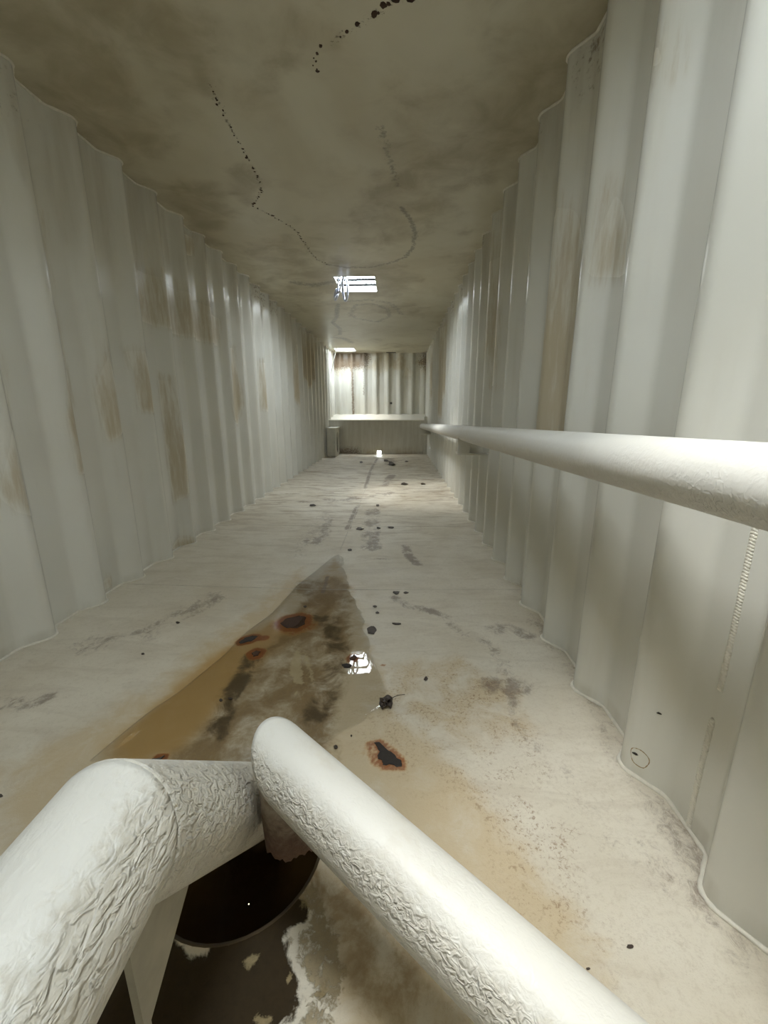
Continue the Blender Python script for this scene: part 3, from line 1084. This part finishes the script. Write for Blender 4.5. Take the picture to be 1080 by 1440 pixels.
# ------------------------------------------------------------------ near end wall with the manway the camera looks through
bm = bmesh.new()
MX, MZ, MR = 0.0, 1.08, 0.30
outer = [(-1.85, -0.06), (0.9, -0.06), (0.9, Z_TOP + 0.05), (-1.85, Z_TOP + 0.05)]
N = 48
inn, ins, out_ = [], [], []
for k in range(N):
    a = 2 * math.pi * k / N
    ca_, sa_ = math.cos(a), math.sin(a)
    inn.append(bm.verts.new((MX + MR * ca_, Y_NEAR, MZ + MR * sa_)))
    ins.append(bm.verts.new((MX + MR * ca_, Y_NEAR - 0.1, MZ + MR * sa_)))
    tx = ((0.9 - MX) / ca_) if ca_ > 1e-6 else ((-1.85 - MX) / ca_ if ca_ < -1e-6 else 1e9)
    tz = ((Z_TOP + 0.05 - MZ) / sa_) if sa_ > 1e-6 else ((-0.06 - MZ) / sa_ if sa_ < -1e-6 else 1e9)
    tt = min(tx, tz)
    out_.append(bm.verts.new((MX + tt * ca_, Y_NEAR, MZ + tt * sa_)))
for k in range(N):
    k2 = (k + 1) % N
    bm.faces.new((inn[k], inn[k2], out_[k2], out_[k]))
    bm.faces.new((inn[k], inn[k2], ins[k2], ins[k]))
for cxn, czn in ((0.9, -0.06), (0.9, Z_TOP + 0.05), (-1.85, -0.06), (-1.85, Z_TOP + 0.05)):
    v = bm.verts.new((cxn, Y_NEAR, czn))
    ang = math.atan2(czn - MZ, cxn - MX) % (2 * math.pi)
    k = int(ang / (2 * math.pi) * N)
    bm.faces.new((out_[k], out_[(k + 1) % N], v))
wf = from_bm('wall_front', bm, M_PLATE, smooth=False)
tag(wf, 'plain off-white end wall with a round manway', kind='structure')

bm = bmesh.new()
bmesh.ops.create_cone(bm, cap_ends=True, segments=48, radius1=MR + 0.05, radius2=MR + 0.05, depth=0.02)
bmesh.ops.transform(bm, verts=bm.verts, matrix=Matrix.Translation((MX, Y_NEAR - 0.11, MZ)) @ Matrix.Rotation(math.pi / 2, 4, 'X'))
from_bm('manway_light_block', bm, M_PLATE, wf, smooth=False)  # unseen disc added to keep daylight from coming in behind the camera

# ------------------------------------------------------------------ far end: raised deck and corrugated end wall
DECK_Z = 0.87
bm = bmesh.new()
hx0, hx1, hz0, hz1 = -0.505, -0.42, 0.035, 0.105      # drain slots at the foot of the step
xsplit = [-1.80, -0.51, -0.475, -0.453, -0.418, 0.85]
zsplit = [-0.05, 0.055, 0.125, DECK_Z]
vv = {}
for a in (0, 1):
    for i, x in enumerate(xsplit):
        for k, z in enumerate(zsplit):
            vv[i, k] = vv.get((i, k)) or bm.verts.new((x, Y_STEP, z))
for i in range(5):
    for k in range(3):
        if k == 1 and i in (1, 3):
            continue
        bm.faces.new((vv[i, k], vv[i + 1, k], vv[i + 1, k + 1], vv[i, k + 1]))
bmesh.ops.subdivide_edges(bm, edges=[e for e in bm.edges if e.calc_length() > 0.4], cuts=14, use_grid_fill=True)
step = from_bm('wall_lower_back', bm, None, smooth=False)
sp = np.zeros(len(step.data.vertices) * 3)
step.data.vertices.foreach_get('co', sp)
sp = sp.reshape(-1, 3)
Q = sp[:, [0, 2]]
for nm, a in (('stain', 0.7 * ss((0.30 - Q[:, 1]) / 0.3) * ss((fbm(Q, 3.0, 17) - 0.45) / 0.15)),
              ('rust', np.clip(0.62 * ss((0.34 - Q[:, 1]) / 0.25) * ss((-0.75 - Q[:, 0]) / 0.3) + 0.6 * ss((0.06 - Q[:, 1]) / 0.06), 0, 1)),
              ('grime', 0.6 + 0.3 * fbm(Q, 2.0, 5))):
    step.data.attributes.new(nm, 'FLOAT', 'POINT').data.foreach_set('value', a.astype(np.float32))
step.data.materials.append(M_WALL)
tag(step, 'shaded painted step face below the raised deck, rust along its foot', kind='structure')
bm = bmesh.new()
dv_ = [bm.verts.new(p) for p in ((-1.80, Y_STEP - 0.02, DECK_Z), (0.85, Y_STEP - 0.02, DECK_Z), (0.85, Y_BACK + 0.05, DECK_Z + 0.14), (-1.80, Y_BACK + 0.05, DECK_Z + 0.14),
                                 (-1.80, Y_STEP - 0.02, DECK_Z - 0.02), (0.85, Y_STEP - 0.02, DECK_Z - 0.02), (0.85, Y_BACK + 0.05, DECK_Z + 0.12), (-1.80, Y_BACK + 0.05, DECK_Z + 0.12))]
for q in ((0, 1, 2, 3), (4, 5, 6, 7), (0, 1, 5, 4), (1, 2, 6, 5), (2, 3, 7, 6), (3, 0, 4, 7)):
    bm.faces.new([dv_[i] for i in q])
deck = from_bm('floor_upper', bm, M_BEAD, smooth=False)
tag(deck, 'raised cream deck lit by the far roof hatch', kind='structure')

# end wall: same sheet turned across the tank
yy, dd = profile(-1.8, 0.85, -1.18, 0.05, 0.31)
zs = np.concatenate([[DECK_Z + 0.02], np.arange(DECK_Z + 0.08, Z_TOP, 0.03), [Z_TOP + 0.05]])
nu, nv = len(yy), len(zs)
V = np.zeros((nu, nv, 3))
V[..., 0] = yy[:, None]
V[..., 1] = (Y_BACK - 0.05 + dd)[:, None]
V[..., 2] = zs[None, :]
V = V.reshape(-1, 3)
Q = V[:, [0, 2]]
nz = fbm(Q, 4.0, 19)
rust = ss((Q[:, 1] - 1.95) / 0.45) * ss((-0.55 - Q[:, 0]) / 0.5) * (0.35 + 1.0 * nz) * 1.5
rust = np.maximum(rust, 0.7 * line_mask(Q, [(-1.2, 2.4), (-1.19, 1.7), (-1.18, 0.95)], 0.01, 0.05))
rust = np.maximum(rust, 0.6 * line_mask(Q, [(-0.9, 2.2), (-0.9, 1.5)], 0.005, 0.04) * nz * 1.5)
rust = np.maximum(rust, 0.75 * ss((Q[:, 0] - 0.42) / 0.15) * ss((Q[:, 1] - 1.9) / 0.4) * nz * 1.3)
rust = np.maximum(rust, 0.55 * ss((1.02 - Q[:, 1]) / 0.08) * nz)
wb_ = from_np('wall_back', V, grid_faces(nu, nv), M_WALL, None, {'stain': np.clip(0.7 * ss((nz - 0.5) / 0.2) * ss((Q[:, 1] - 1.6) / 0.8), 0, 1), 'rust': rust, 'grime': 0.25 + 0 * nz})
tag(wb_, 'corrugated end wall above the raised deck, rusty in its upper corner', kind='structure')
# black holes in the end wall and a dark slot under the ceiling
def disc(name, c, r, mat, parent, nrm='y'):
    bm = bmesh.new()
    bmesh.ops.create_cone(bm, cap_ends=True, segments=20, radius1=r, radius2=r * 0.8, depth=0.012)
    bmesh.ops.rotate(bm, verts=bm.verts, cent=(0, 0, 0), matrix=Matrix.Rotation(math.pi / 2, 3, 'X' if nrm == 'y' else 'Y'))
    bmesh.ops.translate(bm, verts=bm.verts, vec=c)
    return from_bm(name, bm, mat, parent, smooth=False)


r_ = ray(550, 567)
t_ = (Y_BACK - 0.03) / r_[1]
disc('bolt_hole', (r_[0] * t_, Y_BACK - 0.045, CAM_Z + r_[2] * t_), 0.03, M_DARK, wb_)
r_ = ray(550, 500)
t_ = (Y_BACK - 0.1) / r_[1]
o = box_obj('vent_slot', (r_[0] * t_, Y_BACK - 0.14, Z_TOP - 0.006), (0.24, 0.10, 0.016), M_DARK, ceiling, 0.003)
o['label'] = 'dark slot where the ceiling meets the far end wall'

# corner posts carrying the deck
def post(x, w, label):
    t = tag(box_obj('corner_post', (0, 0, 0.45), (w, 0.10, 0.90), M_PLATE, None, 0.006), label, 'post')
    t.location = (x, Y_STEP - 0.07, fz(x, Y_STEP) - 0.005)
    return t


post(0.665, 0.07, 'narrow painted post below the pipe end at the right of the step')

# ventilated box in the far left corner, round hole in its side
t = empty('corner_box', (-1.55, 9.92, fz(-1.55, 9.92)))
tag(t, 'knee-high painted box with a round hole, in the left corner before the step', 'box')
bx0, bx1, by0, by1, bz = -0.085, 0.115, -0.42, 0.24, 0.64
box_obj('top_plate', (0.022, (by0 + by1) / 2, bz + 0.006), (bx1 - bx0 + 0.01, by1 - by0 + 0.02, 0.012), M_BEAD, t, 0.002)
box_obj('front_plate', ((bx0 + bx1) / 2, by0, bz / 2), (bx1 - bx0, 0.012, bz), M_PLATE, t, 0.002)
bm = bmesh.new()
N = 32
hc, hr = (-0.12, 0.30), 0.17
fr_, bk, ou = [], [], []
for k in range(N):
    a = 2 * math.pi * k / N
    c_, s_ = math.cos(a), math.sin(a)
    fr_.append(bm.verts.new((bx1, hc[0] + hr * c_, hc[1] + hr * 1.5 * s_)))
    bk.append(bm.verts.new((bx1 - 0.02, hc[0] + hr * c_, hc[1] + hr * 1.5 * s_)))
    tx = (by1 / c_) if c_ > 1e-6 else (by0 / c_ if c_ < -1e-6 else 1e9)
    tz = ((bz - hc[1]) / s_) if s_ > 1e-6 else (-hc[1] / s_ if s_ < -1e-6 else 1e9)
    tt = min(tx, tz)
    ou.append(bm.verts.new((bx1, hc[0] + tt * c_, hc[1] + tt * s_)))
for k in range(N):
    k2 = (k + 1) % N
    bm.faces.new((fr_[k], fr_[k2], ou[k2], ou[k]))
    bm.faces.new((fr_[k], fr_[k2], bk[k2], bk[k]))
for cy_, cz_ in ((by1, 0), (by1, bz), (by0, 0), (by0, bz)):
    v = bm.verts.new((bx1, cy_, cz_))
    k = int((math.atan2(cz_ - hc[1], cy_ - hc[0]) % (2 * math.pi)) / (2 * math.pi) * N)
    bm.faces.new((ou[k], ou[(k + 1) % N], v))
o = from_bm('side_plate', bm, M_BEAD, t, smooth=False)  # paler paint than the front plate imitates light from the right
o['label'] = 'side plate with an oval hole, painted paler as if lit from the right'
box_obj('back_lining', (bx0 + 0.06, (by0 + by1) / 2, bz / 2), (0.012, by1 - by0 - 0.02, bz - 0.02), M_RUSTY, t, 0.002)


# ------------------------------------------------------------------ pipes
def sweep_pipe(name, path, R, mat, parent, nseg=64, open_end=False, dl=0.01, under=(0, 0), rust_ends=0.0, seed=0):
    """painted tube along a straight path (p0 -> p1) with mitre planes given by n0, n1"""
    p0, p1, n0, n1 = path
    p0, p1 = Vector(p0), Vector(p1)
    d = (p1 - p0).normalized()
    n0 = Vector(n0).normalized() if n0 else d
    n1 = Vector(n1).normalized() if n1 else d
    up = Vector((0, 0, 1))
    if abs(d.z) > 0.95:
        up = Vector((1, 0, 0))
    e1 = (up - d * up.dot(d)).normalized()
    e2 = d.cross(e1)
    L = (p1 - p0).length
    nl = max(2, int(L / dl))
    V, uv, und, rs = [], [], [], []
    for k in range(nl + 1):
        f = k / nl
        for j in range(nseg):
            a = 2 * math.pi * j / nseg
            off = e1 * math.cos(a) + e2 * math.sin(a)
            w = off * R
            s0 = -(w.dot(n0)) / d.dot(n0)
            s1 = L - (w.dot(n1)) / d.dot(n1)
            s = s0 + (s1 - s0) * f
            V.append(p0 + w + d * s)
            uv.append((math.cos(a) * R, math.sin(a) * R, s))
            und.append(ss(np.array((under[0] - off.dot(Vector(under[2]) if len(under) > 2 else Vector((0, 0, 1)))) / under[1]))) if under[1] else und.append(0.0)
            e = min(abs(s - s1), abs(s - s0) if False else 9)
            rs.append(rust_ends * max(0.0, 1 - e / 0.14))
    V = np.array([tuple(v) for v in V])
    Fq = grid_faces(nl + 1, nseg, True)
    att = {'pipe_uv': np.array(uv), 'under': np.array(und, float), 'rust': np.array(rs, float)}
    o = from_np(name, V, Fq, mat, parent, att)
    md = o.modifiers.new('wall', 'SOLIDIFY')
    md.thickness = 0.006
    md.offset = -1
    md.use_rim = True
    return o


def ring_bead(name, c, n, R, r, mat, parent, stretch=None, seed=0):
    """lumpy weld bead around a (mitred) joint: the points of the cylinder about axis d cut by plane n"""
    c, n, d = Vector(c), Vector(n).normalized(), Vector(stretch).normalized()
    up = Vector((0, 0, 1)) if abs(d.z) < 0.95 else Vector((1, 0, 0))
    e1 = (up - d * up.dot(d)).normalized()
    e2 = d.cross(e1)
    pts, var = [], []
    for k in range(121):
        a = 2 * math.pi * k / 120
        w = (e1 * math.cos(a) + e2 * math.sin(a)) * R
        pts.append(c + w - d * (w.dot(n) / d.dot(n)))
        var.append(1 + 0.22 * math.sin(a * 41 + seed) * math.sin(a * 13) + random.uniform(-0.08, 0.08))
    var[-1] = var[0]
    return tube_obj(name, pts, r, mat, parent, 8, var)


# large suction pipe: level run from the end wall, mitred down into the sump
R6 = 0.084
E1 = Vector((-0.368, 0.398, CAM_Z - 0.537))
END1 = Vector((-0.378, 0.885, 0.045))
LEV0 = Vector((-0.368, Y_NEAR + 0.01, CAM_Z - 0.537))
d_a = (E1 - LEV0).normalized()
d_b = (END1 - E1).normalized()
mit = (d_a + d_b).normalized()
t1 = empty('suction_pipe', (E1.x, 0.6, 0.0))
tag(t1, 'thick white mitred pipe in the lower left corner, dropping into the sump', 'pipe')


def under_(o):
    return o


def kids_fix(root):
    for ch in root.children:
        ch.matrix_parent_inverse = Matrix.Translation(-root.location)


side_dir = (-0.9, 0.0, 0.25)
sweep_pipe('level_run', (LEV0, E1, None, mit), R6, M_PIPE_BIG, t1, under=(0.05, 0.75, side_dir))
sweep_pipe('sloped_run', (E1, END1, mit, None), R6, M_PIPE_BIG, t1, under=(0.25, 0.7, side_dir), rust_ends=0.8)
ring_bead('weld_ring', E1, mit, R6, 0.0052, M_BEAD, t1, d_a)
# gusset plate between the sloped run and the floor
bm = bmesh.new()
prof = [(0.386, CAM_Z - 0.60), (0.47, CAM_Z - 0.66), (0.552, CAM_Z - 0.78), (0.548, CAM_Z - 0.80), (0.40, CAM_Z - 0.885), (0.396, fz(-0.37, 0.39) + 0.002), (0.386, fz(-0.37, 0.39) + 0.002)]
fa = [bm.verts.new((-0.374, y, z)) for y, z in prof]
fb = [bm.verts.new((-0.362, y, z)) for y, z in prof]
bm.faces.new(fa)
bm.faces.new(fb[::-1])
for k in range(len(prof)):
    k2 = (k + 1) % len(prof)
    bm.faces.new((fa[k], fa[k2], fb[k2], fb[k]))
from_bm('gusset_plate', bm, plain('dirty_shaded_plate_paint', (0.36, 0.33, 0.26), 0.55, 0.35, 16), t1, smooth=False)  # darker colour carries both the dirt and the shade on this plate
kids_fix(t1)

# second pipe: level run crossing toward the lower right, mitred down over the sump
R_DRAIN = 0.060
E2 = Vector((-0.222, 0.676, CAM_Z - 0.697))
N2 = Vector((0.64, 0.06, CAM_Z - 0.843))
d_l = (E2 - N2).normalized()
d_v = Vector((0.02, 0.0, -1)).normalized()
mit2 = (d_l + d_v).normalized()
BOT2 = E2 + d_v * 0.19
t2 = empty('drain_pipe', (E2.x, E2.y, 0.0))
tag(t2, 'white pipe crossing the lower right foreground, its elbow turned down over the sump', 'pipe')
sweep_pipe('level_run', (N2, E2, None, mit2), R_DRAIN, M_PIPE_DRAIN, t2, under=(0.35, 0.7, (0.5, 0.55, 0.65)))
o = sweep_pipe('down_stub', (E2, BOT2, mit2, None), R_DRAIN * 0.85, M_STUB, t2, under=(0, 0), rust_ends=1.0, dl=0.006)
o['label'] = 'short rust-scabbed stub with a ragged lower end'
n_ = len(o.data.vertices) // 64
for j in range(64):      # ragged, corroded rim
    cut = 0.03 * vnoise(np.array([[j * 0.35, 1.0]]), 12)[0] + 0.012 * random.random()
    for k in range(8):
        o.data.vertices[(n_ - 1 - k) * 64 + j].co.z += cut * (1 - k / 8)
ring_bead('weld_ring', E2, mit2, R_DRAIN, 0.0028, M_BEAD, t2, d_l, 2)
kids_fix(t2)

# pipe along the right wall
RS = 0.0572
SA = Vector((0.548, Y_NEAR + 0.01, CAM_Z - 0.085))
SB = Vector((0.555, 9.55, CAM_Z - 0.335))
t3 = empty('side_pipe', (0.60, 3.6, SA.z - 0.35))
tag(t3, 'long white pipe held along the right wall on brackets', 'pipe')
sweep_pipe('pipe', (SA, SB, None, None), RS, M_PIPE_SIDE, t3, nseg=48, dl=0.05, under=(0.1, 0.8))
dS = (SB - SA).normalized()


def at_s(y):
    return SA + dS * ((y - SA.y) / dS.y)


def bracket(y):
    c = at_s(y)
    b = box_obj('bracket', (c.x - 0.005, y, c.z - 0.10), (0.10, 0.012, 0.135), M_PLATE, t3, 0.002)
    w = XR_OUT + 0.005 - (c.x - 0.055)
    box_obj('shelf_plate', (c.x - 0.055 + w / 2, y + 0.06, c.z - 0.17), (w, 0.14, 0.012), M_PLATE, b, 0.002)
    box_obj('web_plate', (c.x + 0.12, y + 0.075, c.z - 0.105), (0.19, 0.012, 0.13), M_PLATE, b, 0.002)


bracket(3.45)
bracket(9.1)
bm = bmesh.new()
bmesh.ops.create_cone(bm, cap_ends=True, segments=32, radius1=0.095, radius2=0.095, depth=0.025)
bevel_all(bm, 0.003, 1)
bmesh.ops.transform(bm, verts=bm.verts, matrix=Matrix.Translation(SB) @ Vector((0, 0, 1)).rotation_difference(dS).to_matrix().to_4x4())
from_bm('end_flange', bm, M_PLATE, t3, smooth=False)
kids_fix(t3)
for b in t3.children:
    for q in b.children:
        q.matrix_parent_inverse = Matrix.Identity(4)

# ------------------------------------------------------------------ things hanging from the hatches
hx, hy = HATCH_MID[0] + 0.06, HATCH_MID[2] + 0.02
t = empty('hanging_strap', (hx, hy, Z_TOP))
tag(t, 'pale blue strap with two loops hanging from the corner of the middle hatch', 'strap')


def loop_pts(cx0, L, wdt, lean, n=40):
    out = []
    for k in range(n + 1):
        f = k / n
        a = f * 2 * math.pi
        out.append((cx0 + wdt * math.sin(a) + lean * (1 - math.cos(a)) / 2, 0.012 * math.sin(a * 2) - 0.03 * (1 - math.cos(a)) / 2, 0.005 - L * (1 - math.cos(a)) / 2))
    return out


tube_obj('long_loop', loop_pts(0.055, 0.25, 0.028, 0.01), 0.014, M_STRAP, t, 8)
tube_obj('short_loop', loop_pts(0.0, 0.17, 0.016, -0.01), 0.009, M_STRAP, t, 8)
tube_obj('tail_loop', [(x - 0.03, y, z - 0.13) for x, y, z in loop_pts(0.0, 0.11, 0.015, -0.02)], 0.013, M_STRAP, t, 8)

r_ = ray(481, 498)
t_ = (Z_TOP - CAM_Z) / r_[2]
top = Vector((max(HATCH_FAR[0] + 0.05, r_[0] * t_), HATCH_FAR[2] + 0.02, Z_TOP + 0.02))
rp = tube_obj('hanging_rope', [(-0.16 * f, 0.01 * math.sin(f * 9), -0.62 * f) for f in np.linspace(0, 1, 24)], 0.009, M_ROPE, None, 8)
rp.location = top
tag(rp, 'thin white rope slanting down from the far roof hatch', 'rope')


# ------------------------------------------------------------------ debris lying on the floor
def scrap(px, py, wpx, hpx, label, mat=M_LEAF, curl=0.13, pts=None, name='leaf_scrap', cat='leaf scrap', seed=None):
    """a curled scrap of dead leaf or paint flake whose outline is wpx by hpx seen in the photo"""
    random.seed(seed if seed is not None else int(px * 7 + py))
    if pts is None:
        pts = []
        n = 11
        for k in range(n):
            a = 2 * math.pi * k / n
            r = random.uniform(0.7, 1.1)
            pts.append(on_floor(px + wpx / 2 * r * math.cos(a), py + hpx / 2 * r * math.sin(a)))
    cx0 = sum(p[0] for p in pts) / len(pts)
    cy0 = sum(p[1] for p in pts) / len(pts)
    size = max(math.hypot(p[0] - cx0, p[1] - cy0) for p in pts)
    z0 = fz(cx0, cy0) + 0.001
    if cy0 < 3.0 and abs(cx0 - X_MID) < (WATER_Z - FLOOR_G * (cy0 - 0.8)) / FLOOR_V:
        z0 = WATER_Z + 0.0006
    bm = bmesh.new()
    rows = []
    ph = random.uniform(0, 6)
    for f in (1.0, 0.55):
        row = []
        for (x, y) in refine(pts, 2, 0.05):
            u, v = (x - cx0) * f, (y - cy0) * f
            q = math.hypot(u, v) / max(size, 1e-6)
            h = curl * size * (q * q) * (0.5 + 0.5 * math.sin(2 * math.atan2(v, u) + ph))
            row.append((u, v, h))
        rows.append(row)
    n = len(rows[0])
    th = min(0.0035, 0.1 * size + 0.0008)
    tops, lows = [], []
    for row in rows:
        tops.append([bm.verts.new((u, v, h + th)) for u, v, h in row])
        lows.append([bm.verts.new((u, v, h)) for u, v, h in row])
    ct, cl = bm.verts.new((0, 0, th)), bm.verts.new((0, 0, 0))
    for k in range(n):
        k2 = (k + 1) % n
        bm.faces.new((tops[0][k], tops[0][k2], tops[1][k2], tops[1][k]))
        bm.faces.new((lows[0][k], lows[1][k], lows[1][k2], lows[0][k2]))
        bm.faces.new((tops[0][k], lows[0][k], lows[0][k2], tops[0][k2]))
        bm.faces.new((tops[1][k], tops[1][k2], ct))
        bm.faces.new((lows[1][k], cl, lows[1][k2]))
    o = from_bm(name, bm, mat, None, smooth=False)
    o.location = (cx0, cy0, z0)
    tag(o, label, cat, 'dead leaf scraps and flakes on the floor')
    return o


# crumpled leaf with a stalk at the edge of the water
bmx = on_floor(543, 990)
t = empty('dead_leaf', (bmx[0], bmx[1], fz(*bmx) + 0.001))
tag(t, 'crumpled dark brown leaf with a long stalk at the edge of the water', 'leaf')
random.seed(5)
for k, (ox, oy, s, rz) in enumerate(((0.0, 0.004, 0.021, 0.3), (-0.013, -0.008, 0.016, 1.2), (0.010, -0.010, 0.018, 2.0), (-0.004, -0.022, 0.014, 0.9))):
    bm = bmesh.new()
    g = bmesh.ops.create_grid(bm, x_segments=7, y_segments=5, size=1.0)
    for v in bm.verts:
        u, w_ = v.co.x, v.co.y
        taper = (1 - u * u) ** 0.5 * 0.75 + 0.12
        v.co = Vector((u * s * 1.15, w_ * s * 0.75 * taper, s * (0.55 * w_ * w_ + 0.25 * math.sin(u * 4 + k)) + s * 0.45 + random.uniform(-0.0012, 0.0012)))
    bmesh.ops.rotate(bm, verts=bm.verts, cent=(0, 0, 0), matrix=Matrix.Rotation(rz, 3, 'Z'))
    bmesh.ops.translate(bm, verts=bm.verts, vec=(ox, oy, max(0, -min(v.co.z for v in bm.verts)) + 0.0005))
    bmesh.ops.solidify(bm, geom=list(bm.faces), thickness=0.0012)
    from_bm('lobe', bm, M_LEAF, t)
q = on_floor(568, 979)
tube_obj('stalk', [((q[0] - bmx[0]) * f, (q[1] - bmx[1]) * f, 0.006 + 0.01 * math.sin(f * 3)) for f in np.linspace(0.1, 1.05, 9)], 0.0014, M_LEAF, t, 6)

SCRAPS = [
    (523, 887, 15, 12, 'square dark leaf scrap beyond the tip of the bright water reflection'),
    (557, 834, 11, 4, 'larger of two dark oval scraps on the nearer cross seam'),
    (571, 834, 8, 3, 'smaller of two dark oval scraps on the nearer cross seam'),
    (558, 878, 13, 3, 'thin dark pointed scrap right of the square leaf scrap'),
    (527, 853, 6, 3, 'tiny dark scrap, upper of a pair beyond the square leaf scrap'),
    (531, 862, 6, 3, 'tiny dark scrap, lower of a pair beyond the square leaf scrap'),
    (506, 744, 11, 4, 'dark leaf scrap beside the middle fold on the second cross seam'),
    (550, 742, 9, 3, 'slim dark scrap right of the fold on the second cross seam'),
    (532, 743, 6, 3, 'small scrap between two others on the second cross seam'),
    (439, 711, 10, 3, 'slim dark scrap on the floor left of the fold, beyond the second seam'),
    (531, 711, 5, 3, 'dark scrap just right of the fold, under the middle hatch'),
    (551, 653, 12, 5, 'largest dark leaf clump near the foot of the step'),
    (543, 648, 8, 3, 'dark scrap beside the large clump near the step'),
    (508, 650, 5, 3, 'small dark scrap left of the fold near the step'),
    (572, 649, 6, 2, 'small dark scrap right of the large clump near the step'),
    (569, 681, 10, 3, 'long dark scrap at the right of the far floor'),
    (595, 681, 8, 2, 'thin scrap nearest the right wall on the far floor'),
    (492, 774, 6, 3, 'dark scrap right of the tip of the pool'),
    (324, 984, 7, 3, 'right of a pair of black flakes in the brown shallows'),
    (311, 986, 6, 4, 'left of a pair of black flakes in the brown shallows'),
    (201, 920, 6, 3, 'black sliver on the bare left floor near the wall'),
    (250, 876, 6, 3, 'black sliver farther along the bare left floor'),
    (1, 1120, 8, 5, 'black flake on the floor at the left edge'),
    (886, 1332, 11, 6, 'curled brown leaf scrap on the clean floor at lower right'),
    (827, 1363, 6, 4, 'small brown scrap at the edge of the tan stain, lower right'),
    (429, 854, 5, 3, 'tiny black flake beyond the largest rust patch'),
    (494, 1036, 3, 3, 'black speck left of the ragged hole'),
    (472, 1052, 6, 6, 'small twisted black flake left of the ragged hole'),
    (599, 955, 6, 6, 'small dark flake right of the crumpled leaf'),
]
for (px, py, a, b, lab) in SCRAPS:
    scrap(px, py, a, b, lab)
scrap(215, 1073, 22, 14, 'long grey leaf with a rusty tip beside the thick pipe', pts=ca((95, 1085), (115, 1060), (145, 1035), (185, 1030), (215, 1015), (190, 1040), (160, 1070), (130, 1085)), curl=0.1, mat=plain('grey_wet_leaf', (0.07, 0.06, 0.05), 0.4, 0.4, 80))
scrap(492, 936, 12, 5, 'black flake beside the small rust spot in the water', pts=R5, mat=M_DARK, curl=0.05)


# flecks stuck to the right wall
def wall_fleck(px, py, w, h, label):
    y, z = on_side(px, py, 0.735)
    # find the sheet surface there
    ysx, dsx = profile(0.3, 3.0, 0.725, 0.068)
    x = XR_IN + float(np.interp(y, ysx, dsx))
    y, z = on_side(px, py, x)
    x = XR_IN + float(np.interp(y, ysx, dsx))
    bm = bmesh.new()
    n = 10
    lo, hi = [], []
    for k in range(n):
        a = 2 * math.pi * k / n
        r = random.uniform(0.6, 1.1)
        yy_, zz_ = y + w * r * math.cos(a), z + h * r * math.sin(a)
        xx = XR_IN + float(np.interp(yy_, ysx, dsx))
        lo.append(bm.verts.new((xx + 0.001 - x, yy_ - y, zz_ - z)))
        hi.append(bm.verts.new((xx - 0.003 - x, (yy_ - y) * 0.8, (zz_ - z) * 0.8)))
    bm.faces.new(hi)
    bm.faces.new(lo[::-1])
    for k in range(n):
        bm.faces.new((lo[k], lo[(k + 1) % n], hi[(k + 1) % n], hi[k]))
    o = from_bm('dirt_fleck', bm, M_DARK, None, smooth=False)
    o.location = (x, y, z)
    tag(o, label, 'fleck')


wall_fleck(889, 1060, 0.008, 0.004, 'black fleck inside a brown ring low on the right wall')
wall_fleck(913, 1003, 0.006, 0.003, 'thin black fleck on the right wall above the brown ring')

# brown dried ring around the fleck: a part of the wall
ysx, dsx = profile(0.3, 3.0, 0.725, 0.068)
xr = 0.72
for k in range(12):
    yr, zr = on_side(899, 1066, xr)
    xr = 0.5 * xr + 0.5 * (XR_IN + float(np.interp(yr, ysx, dsx)))
pts, var = [], []
random.seed(3)
for k in range(41):
    a = 2 * math.pi * k / 40
    y_, z_ = yr + 0.020 * math.cos(a) * (1 + 0.1 * math.sin(3 * a)), zr + 0.030 * math.sin(a) * (1 + 0.08 * math.cos(2 * a))
    pts.append((XR_IN + float(np.interp(y_, ysx, dsx)) + 0.0002, y_, z_))
    var.append(random.uniform(0.4, 1.3))
var[-1] = var[0]
o = tube_obj('dried_ring', pts, 0.0014, plain('dried_brown_residue', (0.30, 0.21, 0.10), 0.7, 0.3, 150), wall_r, 6, var)
o['label'] = 'thin brown dried ring low on the wall'
